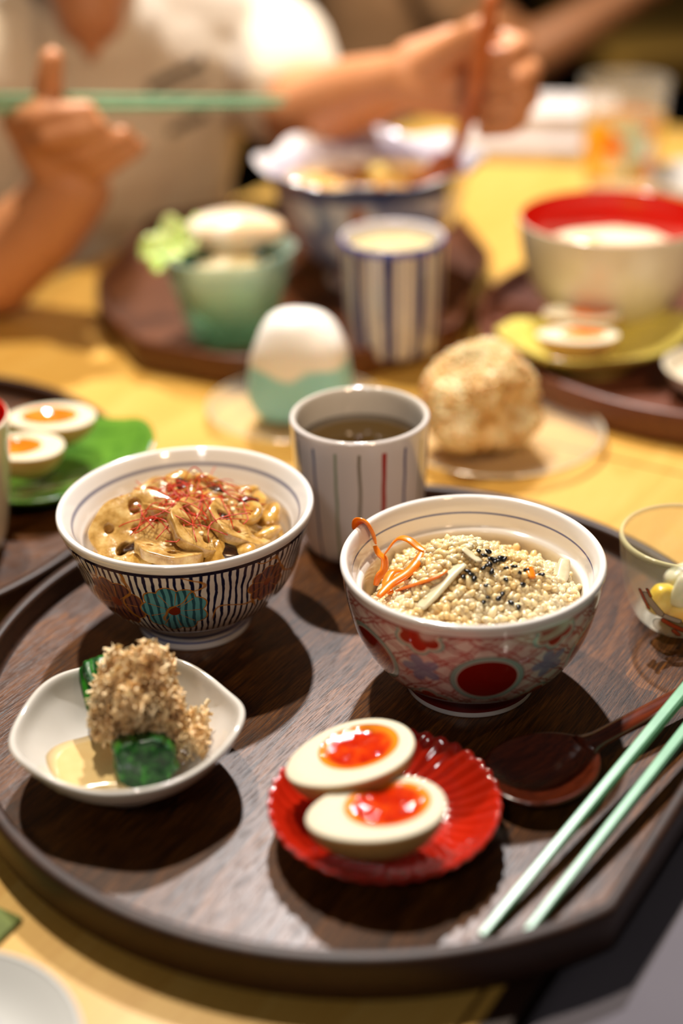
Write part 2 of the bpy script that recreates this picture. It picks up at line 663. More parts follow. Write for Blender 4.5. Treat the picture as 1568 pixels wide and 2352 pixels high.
class mnoise:
    """repeatable lattice noise"""

    @staticmethod
    def _h(i, j, k, c):
        n = (i * 73856093 ^ j * 19349663 ^ k * 83492791 ^ c * 2654435761) & 0xffffffff
        n = ((n ^ (n >> 15)) * 2246822519) & 0xffffffff
        n = ((n ^ (n >> 13)) * 3266489917) & 0xffffffff
        return ((n ^ (n >> 16)) & 0xffff) / 32767.5 - 1.0

    @staticmethod
    def noise(p, c=0):
        i, j, k = math.floor(p[0]), math.floor(p[1]), math.floor(p[2])
        x, y, z = p[0] - i, p[1] - j, p[2] - k
        x, y, z = (t * t * (3 - 2 * t) for t in (x, y, z))
        r = 0.0
        for a, wa in ((0, 1 - x), (1, x)):
            for b, wb in ((0, 1 - y), (1, y)):
                for d, wd in ((0, 1 - z), (1, z)):
                    r += wa * wb * wd * mnoise._h(i + a, j + b, k + d, c)
        return r * 0.8

    @staticmethod
    def noise_vector(p):
        return Vector((mnoise.noise(p, 1), mnoise.noise(p, 2), mnoise.noise(p, 3)))


COL = scene.collection


def new_obj(name, v, f, material=None, parent=None, smooth=True, matidx=None, loc=None):
    me = bpy.data.meshes.new(name)
    vv = np.asarray(v, dtype=float) * CM
    me.from_pydata(vv.tolist(), [], [tuple(int(i) for i in q) for q in f])
    mats = material if isinstance(material, (list, tuple)) else [material]
    for m_ in mats:
        if m_ is not None:
            me.materials.append(m_)
    if matidx is not None:
        me.polygons.foreach_set('material_index', np.asarray(matidx, dtype=np.int32))
    if smooth is True:
        me.polygons.foreach_set('use_smooth', [True] * len(me.polygons))
    me.update()
    o = bpy.data.objects.new(name, me)
    COL.objects.link(o)
    if parent is not None:
        o.parent = parent
    if loc is not None:
        o.location = Vector(loc) * CM
    return o


def tag(o, label, cat, group=None, kind=None):
    o['label'] = label
    o['category'] = cat
    if group:
        o['group'] = group
    if kind:
        o['kind'] = kind
    return o


def thing(name, label, cat, loc=(0, 0, 0), rotz=0.0, group=None):
    o = bpy.data.objects.new(name, None)
    o.empty_display_size = 0.02
    COL.objects.link(o)
    o.location = Vector(loc) * CM
    o.rotation_euler = (0, 0, rotz)
    return tag(o, label, cat, group)


def sharpen(o, deg=40):
    me = o.data
    bm = bmesh.new()
    bm.from_mesh(me)
    for e in bm.edges:
        if len(e.link_faces) == 2 and e.calc_face_angle(0) > math.radians(deg):
            e.smooth = False
    bm.to_mesh(me)
    bm.free()
    return o


def spline(pts, n=6, closed=False):
    P = [np.array(p, float) for p in pts]
    out = []
    N = len(P)
    rng = range(N) if closed else range(N - 1)
    for i in rng:
        if closed:
            p0, p1, p2, p3 = P[i - 1], P[i], P[(i + 1) % N], P[(i + 2) % N]
        else:
            p0 = P[i - 1] if i else 2 * P[0] - P[1]
            p1, p2 = P[i], P[i + 1]
            p3 = P[i + 2] if i + 2 < N else 2 * P[-1] - P[-2]
        for k in range(n):
            t = k / n
            out.append(0.5 * ((2 * p1) + (-p0 + p2) * t + (2 * p0 - 5 * p1 + 4 * p2 - p3) * t * t + (-p0 + 3 * p1 - 3 * p2 + p3) * t ** 3))
    if not closed:
        out.append(P[-1])
    return out


def lathe(prof, seg=96, mod=None):
    """revolve (r, z); returns verts, faces, ring index of every face"""
    v, f, ri = [], [], []
    rings = []
    for (r, z) in prof:
        if r < 1e-6:
            rings.append([len(v)])
            v.append((0, 0, z))
        else:
            idx = []
            for k in range(seg):
                a = 2 * PI * k / seg
                rr, zz = (r, z) if mod is None else mod(r, z, a)
                idx.append(len(v))
                v.append((rr * math.cos(a), rr * math.sin(a), zz))
            rings.append(idx)
    for i in range(len(rings) - 1):
        A, B = rings[i], rings[i + 1]
        for k in range(seg):
            k2 = (k + 1) % seg
            if len(A) == 1 and len(B) == 1:
                continue
            if len(A) == 1:
                f.append((A[0], B[k2], B[k]))
            elif len(B) == 1:
                f.append((A[k], A[k2], B[0]))
            else:
                f.append((A[k], A[k2], B[k2], B[k]))
            ri.append(i)
    return v, f, ri


def tube(pts, rad, seg=8, flat=1.0, caps=True, up=None):
    P = [np.array(p, float) for p in pts]
    n = len(P)
    R = [rad] * n if np.isscalar(rad) else list(rad)
    v, f = [], []
    ref = np.array(up if up is not None else (0.13, 0.21, 1.0), float)
    for i in range(n):
        t = P[min(i + 1, n - 1)] - P[max(i - 1, 0)]
        t = t / (np.linalg.norm(t) + 1e-9)
        s = np.cross(t, ref)
        if np.linalg.norm(s) < 1e-4:
            s = np.cross(t, (1, 0, 0))
        s /= np.linalg.norm(s)
        b = np.cross(s, t)
        if up is None:
            ref = b
        for k in range(seg):
            a = 2 * PI * (k + 0.5) / seg
            v.append(P[i] + R[i] * (math.cos(a) * s + math.sin(a) * flat * b))
    for i in range(n - 1):
        for k in range(seg):
            k2 = (k + 1) % seg
            f.append((i * seg + k, i * seg + k2, (i + 1) * seg + k2, (i + 1) * seg + k))
    if caps:
        f.append(tuple(range(seg))[::-1])
        f.append(tuple(range((n - 1) * seg, n * seg)))
    return v, f


def ball(rx, ry, rz, seg=12, rings=8, c=(0, 0, 0)):
    prof = [(0, -1)] + [(math.cos(-PI / 2 + PI * i / rings), math.sin(-PI / 2 + PI * i / rings)) for i in range(1, rings)] + [(0, 1)]
    v, f, _ = lathe(prof, seg)
    return [(x * rx + c[0], y * ry + c[1], z * rz + c[2]) for x, y, z in v], f


def join(parts):
    v, f = [], []
    for pv, pf in parts:
        o = len(v)
        v.extend(pv)
        f.extend([tuple(i + o for i in q) for q in pf])
    return v, f


def xform(v, M):
    return [tuple(M @ Vector(p)) for p in v]


def displaced(v, amp, scale, seed=0.0):
    out = []
    for p in v:
        q = Vector(p)
        n = mnoise.noise_vector(q * scale + Vector((seed, seed * 1.7, -seed)))
        out.append(tuple(q + n * amp))
    return out


def prism(poly, z0, z1, bevel=0.0):
    """vertical prism over a polygon (counter-clockwise), optional bevel on the top edge"""
    n = len(poly)
    P = np.array(poly, float)
    loops = [(P, z0), (P, z1 - bevel)]
    if bevel:
        c = P.mean(0)
        d = P - c
        d /= np.linalg.norm(d, axis=1)[:, None]
        loops.append((P - d * bevel, z1))
    v, f = [], []
    for L, z in loops:
        v += [(x, y, z) for x, y in L]
    for i in range(len(loops) - 1):
        for k in range(n):
            k2 = (k + 1) % n
            f.append((i * n + k, i * n + k2, (i + 1) * n + k2, (i + 1) * n + k))
    f.append(tuple(range(n))[::-1])
    f.append(tuple(range((len(loops) - 1) * n, len(loops) * n)))
    return v, f


def boxm(x0, x1, y0, y1, z0, z1):
    v = [(x, y, z) for z in (z0, z1) for x, y in ((x0, y0), (x1, y0), (x1, y1), (x0, y1))]
    f = [(3, 2, 1, 0), (4, 5, 6, 7), (0, 1, 5, 4), (1, 2, 6, 5), (2, 3, 7, 6), (3, 0, 4, 7)]
    return v, f


def add_mod(o, kind, **kw):
    m_ = o.modifiers.new(kind.lower(), kind)
    for k, val in kw.items():
        setattr(m_, k, val)
    return m_


def bake(o):
    """apply the modifiers of o"""
    dg = bpy.context.evaluated_depsgraph_get()
    me = bpy.data.meshes.new_from_object(o.evaluated_get(dg))
    old = o.data
    o.modifiers.clear()
    o.data = me
    bpy.data.meshes.remove(old)
    me.polygons.foreach_set('use_smooth', [True] * len(me.polygons))
    return o


def capsules(chains, seg=14):
    """every chain: list of (x, y, z, r); returns overlapping tapered capsules"""
    parts = []
    for ch in chains:
        for (x, y, z, r) in ch:
            parts.append(ball(r, r, r, seg, 8, (x, y, z)))
        for a, b in zip(ch[:-1], ch[1:]):
            parts.append(tube([a[:3], b[:3]], [a[3], b[3]], seg))
    return join(parts)


def organic(name, chains, voxel, smooth_it, material, parent=None, extra=()):
    v, f = join([capsules(chains)] + list(extra))
    o = new_obj(name, v, f, material, parent)
    add_mod(o, 'REMESH', mode='VOXEL', voxel_size=voxel * CM)
    add_mod(o, 'SMOOTH', factor=0.5, iterations=smooth_it)
    return bake(o)

# ------------------------------------------------------------------ the setting
ANG = math.atan2(0.839, 0.545)           # direction of the long table edge
UX, UY = math.cos(ANG), math.sin(ANG)


def struct(o):
    o['kind'] = 'structure'
    return o


v, f = boxm(-260, 300, -220, 470, -76, -73)
struct(new_obj('floor', v, f, plain('floor_boards', '#1c130d', 0.6, '#251a12', 0.1), smooth=False))
v, f = boxm(-260, 300, 470, 476, -73, 190)
struct(new_obj('wall_back', v, f, plain('dark_plaster', '#0e0b09', 0.8, '#15100c', 0.1), smooth=False))
v, f = boxm(-266, -260, -220, 476, -73, 190)
struct(new_obj('wall_left', v, f, plain('dark_plaster_side', '#120d0a', 0.8, '#17110d', 0.1), smooth=False))


def table(label, s0, s1, mats=('table_wood', 'dark_edging'), t1=72.0):
    t = thing('dining_table', label, 'table', (7.5, 35.8, -73), ANG, 'dining tables pushed end to end')
    H = 73
    new_obj('edging_strip', *boxm(s0, s1, 1.7, 2.6, H - 3.2, H), mat(mats[1]), t, smooth=False)
    new_obj('narrow_board', *boxm(s0, s1, 2.65, 3.1, H - 3.0, H), mat(mats[0]), t, smooth=False)
    new_obj('board', *boxm(s0, s1, 3.3, t1, H - 3.0, H), mat(mats[0]), t, smooth=False)
    new_obj('apron', *boxm(s0 + 5, s1 - 5, 6, t1 - 6, H - 9, H - 3.2), mat(mats[1]), t, smooth=False)
    for s in (s0 + 5, s1 - 9):
        for q in (6, t1 - 10):
            new_obj('leg', *boxm(s, s + 4, q, q + 4, 0, H - 9), mat(mats[1]), t, smooth=False)
    return t


table('pale yellow wooden table under the tray nearest the viewer', -45, 42.9)
table('pale yellow wooden table behind the seam, under the far trays', 43.1, 127)

# a neighbouring table far behind
t = thing('dining_table', 'pale wooden table far off in the dark at upper right', 'table', (41, 207, -73), math.radians(4))
new_obj('table_top', *prism([(3, 0), (90, 0), (90, 60), (0, 60), (0, 3), (0.9, 0.9)], 69, 72.5), mat('table_wood'), t, smooth=False)
for x in (6, 80):
    for y in (6, 50):
        new_obj('leg', *boxm(x, x + 4, y, y + 4, 0, 69), mat('dark_edging'), t, smooth=False)

# ------------------------------------------------------------------ trays


def tray(label, center, outline, rotz, floor_mat, rim_mat, h=2.4, group=None):
    t = thing('serving_tray', label, 'tray', (center[0], center[1], 0), rotz, group)
    P = np.array(outline, float)
    d = P / np.linalg.norm(P, axis=1)[:, None]
    n = len(P)
    lev = [(0.55, 0.0), (0.12, 0.35), (0.0, 0.8), (0.0, h - 0.2), (0.06, h - 0.06), (0.18, h), (0.5, h), (0.62, h - 0.06), (0.68, h - 0.2),
           (0.74, 1.45), (0.84, 1.27), (1.0, 1.2)]
    v, f = [], []
    for ins, z in lev:
        v += [(x, y, z) for x, y in (P - d * ins)]
    for i in range(len(lev) - 1):
        for k in range(n):
            k2 = (k + 1) % n
            f.append((i * n + k, i * n + k2, (i + 1) * n + k2, (i + 1) * n + k))
    new_obj('rim', v, f, rim_mat, t)
    Q = P - d * 1.0
    Q0 = P - d * 0.55
    v = [(x, y, 1.2) for x, y in Q] + [(x, y, 0.0) for x, y in Q0]
    new_obj('base', v, [tuple(range(n)), tuple(range(n, 2 * n))[::-1]], floor_mat, t, smooth=False)
    return t


def disc(R, n=160, chord=None):
    out = []
    for k in range(n):
        a = 2 * PI * k / n
        x, y = R * math.cos(a), R * math.sin(a)
        if chord is not None and y < chord:
            y = chord + 0.04 * (y - chord)
        out.append((x, y))
    return out


tray('dark walnut tray with one flat side carrying the two rice bowls and red plate', (0.9, 55.3), disc(18.6, 200, -16.3), ANG, mat('tray_wood'), mat('tray_edge'), group='round wooden serving trays')
tray('dark round tray at the left edge carrying egg halves on a green leaf dish', (-30.3, 75.0), disc(17.9), 0.6, mat('tray_wood'), mat('tray_edge'), group='round wooden serving trays')
tray('reddish brown round tray at right carrying the red lined bowl', (29.6, 99.2), disc(19.0), 0.3, mat('round_tray'), mat('round_tray'), group='round wooden serving trays')
OCT = [(9.0, 98.6), (13.2, 115), (11.5, 127), (2.5, 132.5), (-8.3, 132.5), (-16.6, 128.5), (-19.6, 112), (-18.5, 105), (-14.6, 97), (-8.0, 93.6), (0, 93.0)]
oc = []
for i in range(len(OCT)):
    a, b, c = (np.array(OCT[i - 1]), np.array(OCT[i]), np.array(OCT[(i + 1) % len(OCT)]))
    oc += [tuple(b + (a - b) * 0.12 - (-3, 113)), tuple(b + (a - b) * 0.02 + (c - b) * 0.02 - (-3, 113)), tuple(b + (c - b) * 0.12 - (-3, 113))]
tray('angular brown wooden tray carrying the scalloped noodle bowl and blue cup', (-3, 113), oc, 0.0, mat('far_tray'), mat('far_tray'))

FL = 1.2   # tray floor height

# ------------------------------------------------------------------ bowls and cups


def vessel(name, label, cat, loc, outer, inner, m_out, m_in, foot=None, m_foot=None, seg=160, n=5, mod=None, rotz=0.0, group=None):
    t = thing(name, label, cat, loc, rotz, group)
    po = spline(outer, n)
    pi_ = spline(inner, n)
    v, f, ri = lathe(po + pi_[1:], seg, mod)
    idx = [0 if r < len(po) - 1 else 1 for r in ri]
    b = new_obj('body', v, f, [m_out, m_in], t, matidx=idx)
    if foot:
        v, f, _ = lathe(spline(foot, 4), 96)
        new_obj('foot_ring', v, f, m_foot or m_out, t)
    return t


def liquid(name, label, cat, loc, r, z, material, wob=0.0):
    v, f, _ = lathe([(r, z - 0.15), (r, z), (r * 0.7, z), (r * 0.35, z), (0, z)], 64)
    o = new_obj(name, v, f, material, loc=loc)
    return tag(o, label, cat)


RICE = (5.85, 55.4, FL)
vessel('rice_bowl', 'porcelain bowl with red round medallions on a pink lattice, holding rice', 'bowl', RICE,
       [(2.85, 0.85), (3.4, 1.08), (4.55, 2.0), (5.32, 3.4), (5.75, 5.0), (5.93, 6.3), (6.0, 6.62), (5.93, 6.79), (5.8, 6.82)],
       [(5.8, 6.82), (5.66, 6.72), (5.5, 6.3), (5.38, 5.8), (5.28, 5.42), (5.08, 5.3), (4.96, 5.05), (4.7, 3.8), (3.9, 2.4), (2.4, 1.45), (0, 1.25)],
       mat('red_medallion_outside'), mat('bowl_inside_thin_line'),
       [(2.7, 0.9), (2.85, 0.05), (2.95, 0.0), (3.05, 0.06), (3.02, 0.5), (2.98, 1.0)], mat('red_banded_foot'), rotz=0.0)
LEFTB = (-7.6, 61.3, FL)
vessel('rice_bowl', 'porcelain bowl with dark blue stripes and painted flowers, holding simmered lotus root', 'bowl', LEFTB,
       [(2.6, 0.95), (3.2, 1.3), (4.4, 2.15), (5.2, 3.3), (5.52, 4.3), (5.68, 4.9), (5.95, 5.6), (6.18, 6.3), (6.27, 6.62), (6.22, 6.8), (6.1, 6.84)],
       [(6.1, 6.84), (5.96, 6.76), (5.72, 6.4), (5.42, 5.9), (5.22, 5.5), (5.1, 5.25), (4.98, 4.6), (4.5, 3.4), (3.6, 2.2), (2.2, 1.5), (0, 1.35)],
       mat('striped_bowl_outside'), mat('bowl_inside_wide_line'),
       [(2.45, 1.0), (2.6, 0.06), (2.72, 0.0), (2.84, 0.06), (2.8, 0.5), (2.72, 1.1)], mat('blue_ringed_foot'))
TEA = (1.1, 68.9, FL)
vessel('teacup', 'white teacup with thin red, blue and green vertical lines, behind the two rice bowls', 'cup', TEA,
       [(0, 0.1), (2.5, 0.05), (2.95, 0.15), (3.25, 0.8), (3.5, 3.0), (3.66, 6.0), (3.72, 7.5), (3.7, 7.74), (3.6, 7.82)],
       [(3.6, 7.82), (3.46, 7.76), (3.36, 7.4), (3.3, 6.0), (3.1, 2.0), (2.6, 0.7), (0, 0.55)],
       mat('teacup_outside'), mat('white_glaze'))
liquid('green_tea', 'brownish green tea inside the teacup with coloured lines', 'tea', TEA, 3.3, 6.3, mat('tea'))

# ------------------------------------------------------------------ rice, seeds and carrot


def rice_h(x, y):
    h = 4.6 + 2.15 * math.exp(-((x + 0.6) ** 2 / 6.5 + (y - 0.9) ** 2 / 5.5)) + 1.25 * math.exp(-((x - 2.5) ** 2 / 4.5 + (y + 0.7) ** 2 / 5))
    h += 0.85 * math.exp(-((x + 1.9) ** 2 / 4 + (y + 2.0) ** 2 / 4))
    h -= 0.5 * math.exp(-((x + 0.9) - 0.9 * (y + 1.0)) ** 2 / 0.16) * math.exp(-(y + 2.0) ** 2 / 2.5)
    h -= 0.9 * math.exp(-((x + 4.2) ** 2 / 2.0 + (y - 1.0) ** 2 / 6))
    return h


rnd = random.Random(3)
parts = []
gv, gf = ball(0.33, 0.18, 0.165, 8, 6)
gv = [(x, y * (1 - 0.25 * x / 0.29), z) for x, y, z in gv]
for i in range(2600):
    r = 4.85 * math.sqrt(rnd.random())
    a = rnd.random() * 2 * PI
    x, y = r * math.cos(a), r * math.sin(a)
    z = rice_h(x, y) + rnd.uniform(-0.22, 0.14)
    rmax = 4.9 if z > 5.0 else 4.55
    if r > rmax:
        continue
    M = Matrix.Translation((x, y, z)) @ Matrix.Rotation(rnd.random() * 2 * PI, 4, 'Z') @ Matrix.Rotation(rnd.gauss(0, 0.55), 4, 'Y') @ Matrix.Rotation(rnd.random() * PI, 4, 'X') @ Matrix.Scale(rnd.uniform(0.85, 1.12), 4)
    parts.append((xform(gv, M), gf))
# packed rice underneath
prof = [(0, 1.3)] + [(2.4, 1.55), (3.85, 2.55), (4.6, 3.9)]
v, f, _ = lathe(prof, 48)
rings = []
for rr in (4.62, 4.0, 3.2, 2.4, 1.6, 0.8):
    rings.append([(rr * math.cos(2 * PI * k / 48), rr * math.sin(2 * PI * k / 48)) for k in range(48)])
base = len(v) - 48
for R_ in rings:
    st = len(v)
    v += [(x, y, rice_h(x, y) - 0.02) for x, y in R_]
    for k in range(48):
        f.append((base + k, base + (k + 1) % 48, st + (k + 1) % 48, st + k))
    base = st
f.append(tuple(range(base, base + 48)))
parts.append((v, f))
v, f = join(parts)
rice = new_obj('rice', v, f, mat('rice'), loc=RICE)
tag(rice, 'mound of seasoned rice heaped in the red medallion bowl', 'rice', kind='stuff')


def on_rice(px_, py_):
    return (RICE[0] + px_, RICE[1] + py_, RICE[2] + rice_h(px_, py_) + 0.32)


sv, sf = ball(0.185, 0.11, 0.075, 10, 6)
sv = [(x, y * (1 - 0.45 * x / 0.185), z) for x, y, z in sv]
seed_m = plain('black_sesame', '#0a0808', 0.3)
seed_mesh = None
SEEDS = [(0.27, 0.08), (0.72, 0.06), (0.52, -0.22), (1.01, -0.49), (1.27, -0.24), (0.79, -0.35), (0.58, -0.69), (0.42, -0.81), (0.79, -0.96), (-0.3, -0.96), (-0.14, -1.11), (-0.03, -1.3), (-0.5, -1.21), (1.42, -0.8), (1.8, -0.73), (1.98, -1.02), (2.33, -0.86), (3.01, -0.9), (4.34, 0.86), (0.51, -1.54), (1.38, -1.35), (2.12, -1.59), (0.51, -2.05), (0.99, -2.11), (1.16, -1.94), (0.3, -2.27), (1.49, -2.33), (1.81, -2.57), (-2.88, 0.2), (0.92, -0.39), (0.72, -0.63), (1.41, -0.33), (1.13, -0.44), (2.89, -1.03)]
for i, (x, y) in enumerate(SEEDS):
    p = on_rice(x, y)
    if seed_mesh is None:
        o = new_obj('sesame_seed', sv, sf, seed_m)
        seed_mesh = o.data
    else:
        o = bpy.data.objects.new('sesame_seed', seed_mesh)
        COL.objects.link(o)
    o.location = Vector(p) * CM
    o.rotation_euler = (rnd.uniform(-0.4, 0.4), rnd.uniform(-0.4, 0.4), rnd.random() * 6.28)
    tag(o, 'black sesame seed on the rice in the red medallion bowl', 'seed', 'black sesame seeds on the rice')

carrot_m = plain('carrot', '#e2730c', 0.25, '#ef8a1c', 1.5, sss=0.3, sssr=(1, .5, .2), ssss=0.004, coat=0.4)


def strip(name, label, cat, pts, w, material, flat=0.4, group=None, loc=RICE):
    P = spline(pts, 8)
    n = len(P)
    rad = [w * 1.35 * (0.35 + 0.65 * math.sin(PI * min(1, max(0.0, (i + 0.6) / n))) ** 0.35) for i in range(n)]
    v, f = tube(P, rad, 8, flat * 0.6)
    o = new_obj(name, v, f, material, loc=loc)
    return tag(o, label, cat, group)


strip('carrot_strip', 'orange carrot strip hooked over the rim of the red medallion bowl', 'carrot',
      [(-5.15, 3.35, 6.45), (-5.0, 3.2, 6.98), (-4.7, 3.0, 6.98), (-4.42, 2.85, 6.5), (-4.3, 2.75, 6.0)], 0.3, carrot_m, 0.4)
strip('carrot_strip', 'twisted carrot strip hanging inside the red medallion bowl below the hooked one', 'carrot',
      [(-4.32, 2.6, 5.95), (-4.15, 2.3, 5.7), (-3.9, 2.1, 5.5), (-3.95, 1.75, 5.1), (-4.2, 1.5, 4.9), (-4.35, 1.4, 4.5)], 0.17, carrot_m, 0.5)
strip('carrot_strip', 'carrot strip arching from the bowl wall to the top of the rice', 'carrot',
      [(-3.9, 2.2, 5.7), (-3.3, 2.3, 6.45), (-2.8, 2.0, 6.6), (-2.35, 1.5, 6.45), (-2.05, 1.2, 6.4)], 0.15, carrot_m, 0.5)
strip('carrot_strip', 'long carrot strip curving down the left flank of the rice', 'carrot',
      [(-2.15, 1.3, 6.35), (-2.45, 0.6, 6.2), (-2.95, 0.1, 5.9), (-3.7, -0.3, 5.6), (-4.3, -0.9, 5.3)], 0.19, carrot_m, 0.55)
strip('carrot_strip', 'carrot strip curled in the shade between rice and bowl wall', 'carrot',
      [(-3.1, 1.2, 5.4), (-3.6, 0.9, 5.5), (-3.9, 0.2, 5.3), (-3.7, -0.5, 5.2)], 0.17, carrot_m, 0.5)
strip('carrot_strip', 'pale tipped carrot strip lying across the rice front', 'carrot',
      [(-3.42, -0.18, 5.15), (-2.84, -0.89, 5.82), (-2.25, -1.23, 6.24), (-1.64, -1.19, 6.45), (-1.21, -0.92, 6.56)], 0.16, carrot_m, 0.6)
strip('carrot_strip', 'short carrot bit standing up among the seeds', 'carrot',
      [(2.48, -0.69, 6.53), (2.56, -1.31, 6.32)], 0.16, carrot_m, 0.5)
burdock_m = plain('pale_burdock', '#d8cfae', 0.3, '#c8bd98', 1.2, sss=0.2, ssss=0.003)
strip('burdock_sliver', 'pale burdock sliver lying diagonally down the rice front', 'vegetable',
      [(-0.46, -0.51, 6.71), (-1.11, -0.98, 6.43), (-1.87, -1.75, 5.98), (-2.52, -2.43, 5.6)], 0.34, burdock_m, 0.35)
strip('burdock_sliver', 'pale burdock sliver on top of the rice mound', 'vegetable',
      [(-0.42, 0.05, 7.15), (-0.03, -0.2, 6.93), (0.29, -0.59, 6.8)], 0.26, burdock_m, 0.35)
strip('burdock_sliver', 'pale burdock sliver leaning on the right bowl wall', 'vegetable',
      [(4.35, 0.9, 5.95), (4.15, 0.2, 5.65), (3.9, -0.5, 5.4)], 0.26, burdock_m, 0.35)

# ------------------------------------------------------------------ simmered lotus root and mushrooms


def lotus_slice(label, loc, rot, R=1.9, th=0.55, wedge=None, seed=0):
    rr = random.Random(seed)
    bm = bmesh.new()

    def loop(pts):
        vs = [bm.verts.new((x, y, 0)) for x, y in pts]
        for i in range(len(vs)):
            bm.edges.new((vs[i - 1], vs[i]))
    n = 48
    ph = rr.random() * 6
    loop([((R + 0.07 * math.sin(7 * a + ph) + 0.05 * math.sin(3 * a + ph)) * math.cos(a), (R * 0.92 + 0.07 * math.sin(7 * a + ph)) * math.sin(a)) for a in (2 * PI * k / n for k in range(n))])
    for j in range(5):
        a0 = 2 * PI * j / 5 + rr.uniform(-0.25, 0.25)
        cx, cy = R * 0.58 * math.cos(a0), R * 0.54 * math.sin(a0)
        hr = R * rr.uniform(0.10, 0.2)
        e = rr.uniform(1.0, 1.5)
        loop([(cx + math.cos(a0) * hr * e * math.cos(b) - math.sin(a0) * hr * math.sin(b), cy + math.sin(a0) * hr * e * math.cos(b) + math.cos(a0) * hr * math.sin(b)) for b in (2 * PI * k / 14 for k in range(14))])
    loop([(R * 0.1 * math.cos(b), R * 0.1 * math.sin(b)) for b in (2 * PI * k / 10 for k in range(10))])
    bmesh.ops.triangle_fill(bm, edges=bm.edges[:], use_beauty=True, use_dissolve=False)
    ext = bmesh.ops.extrude_face_region(bm, geom=bm.faces[:])
    for e in ext['geom']:
        if isinstance(e, bmesh.types.BMVert):
            e.co.z += th
    bmesh.ops.recalc_face_normals(bm, faces=bm.faces[:])
    for w in bm.verts:
        nz = mnoise.noise_vector(w.co * 0.6 + Vector((seed, 0, 0)))
        w.co += Vector((nz.x * 0.08, nz.y * 0.08, nz.z * 0.22))
        w.co *= CM
    me = bpy.data.meshes.new('lotus_slice')
    bm.to_mesh(me)
    bm.free()
    me.materials.append(mat('lotus'))
    o = bpy.data.objects.new('lotus_slice', me)
    COL.objects.link(o)
    o.location = (Vector(LEFTB) + Vector(loc) + Vector((0, 0, 0.25))) * CM
    o.rotation_euler = rot
    b = add_mod(o, 'BEVEL', width=0.08 * CM, segments=2, limit_method='ANGLE')
    bake(o)
    return tag(o, label, 'lotus root', 'lotus root slices in the striped bowl')


lotus_slice('big lotus root slice leaning on the left wall of the striped bowl', (-2.3, -1.2, 5.6), (0.45, -0.28, 0.3), 2.25, seed=1)
lotus_slice('lotus root slice with a dark hole at the centre front of the striped bowl', (0.75, -1.7, 5.8), (0.55, 0.10, 1.2), 1.85, seed=2)
lotus_slice('lotus root slice lying low against the front rim of the striped bowl', (-0.6, -2.9, 5.3), (0.2, 0.05, 2.2), 1.75, seed=3)
lotus_slice('lotus root slice tipped up at the right of the striped bowl', (2.6, -1.0, 5.6), (0.4, 0.36, 0.8), 1.85, seed=4)
lotus_slice('lotus root slice at the back right of the striped bowl', (1.7, 1.9, 5.75), (0.3, 0.25, 1.9), 1.5, seed=5)
lotus_slice('lotus root slice buried in the middle of the striped bowl under the chili threads', (-0.7, -0.1, 5.85), (0.35, -0.15, 2.9), 1.55, seed=6)
lotus_slice('lotus root slice at the back left of the striped bowl', (-1.5, 1.7, 5.6), (0.1, -0.35, 0.9), 1.45, seed=7)

rnd = random.Random(11)
bits = [(-3.6, 0.6, 5.3), (-2.6, 1.3, 5.85), (-3.2, 1.9, 5.3), (-1.3, 2.6, 6.2), (-0.8, 3.0, 6.3), (0.4, 2.9, 6.2), (0.9, 2.4, 6.6), (2.6, 2.4, 6.0), (3.2, 1.6, 5.8),
        (3.9, 0.2, 5.6), (3.7, -1.2, 5.6), (2.6, -2.4, 5.6), (1.6, -3.3, 5.4), (-1.9, -3.0, 5.4), (-3.4, -1.8, 5.3), (0.2, 0.9, 6.5), (-0.6, 0.9, 6.5), (1.2, 0.6, 6.5), (2.1, 0.3, 6.3), (-1.7, 0.2, 6.3), (3.1, -0.3, 6.1)]
for i, (x, y, z) in enumerate(bits):
    s = rnd.uniform(0.8, 1.15)
    v, f = ball(1.0 * s, 0.6 * s, 0.36 * s, 14, 10)
    v = displaced(v, 0.28, 1.1, i * 3.1)
    o = new_obj('simmered_piece', v, f, mat('simmered'), loc=(LEFTB[0] + x, LEFTB[1] + y, LEFTB[2] + z))
    o.rotation_euler = (rnd.uniform(-0.5, 0.5), rnd.uniform(-0.5, 0.5), rnd.random() * 6)
    tag(o, 'golden simmered vegetable piece among the lotus root in the striped bowl', 'vegetable', 'simmered pieces in the striped bowl')
for i, (x, y, z, L, lab) in enumerate([(-0.3, 2.2, 6.55, 0.8, 'dark mushroom piece standing at the back of the striped bowl'), (0.95, 1.3, 6.55, 0.9, 'dark mushroom piece in the middle of the striped bowl beneath chili threads'),
                                       (1.9, -0.6, 6.15, 1.1, 'dark mushroom strip right of centre in the striped bowl'), (2.75, 0.5, 6.15, 0.8, 'dark mushroom piece near the right wall of the striped bowl'),
                                       (-1.7, 1.0, 6.15, 0.8, 'dark mushroom piece left of centre in the striped bowl'), (1.9, -2.9, 5.55, 0.9, 'dark mushroom piece by the front rim of the striped bowl'), (-2.1, -2.2, 5.5, 0.7, 'dark mushroom scrap below the big lotus slice in the striped bowl')]):
    v, f = ball(L, 0.4, 0.26, 14, 10)
    v = displaced(v, 0.25, 1.3, 40 + i)
    o = new_obj('mushroom_piece', v, f, mat('mushroom'), loc=(LEFTB[0] + x, LEFTB[1] + y, LEFTB[2] + z + 0.1))
    o.rotation_euler = (rnd.uniform(-0.4, 0.4), rnd.uniform(-0.4, 0.4), rnd.random() * 6)
    tag(o, lab, 'mushroom')
# broth and chopped filling below the pieces
v, f, _ = lathe([(0, 1.5), (2.2, 1.65), (3.55, 2.35), (4.4, 3.5), (4.75, 4.4), (4.6, 4.75), (3.2, 5.0), (1.6, 5.3), (0, 5.4)], 56)
v = displaced(v, 0.10, 0.9, 5)
tag(new_obj('simmered_filling', v, f, mat('simmered'), loc=LEFTB), 'brown simmered filling under the lotus root in the striped bowl', 'filling', kind='stuff')
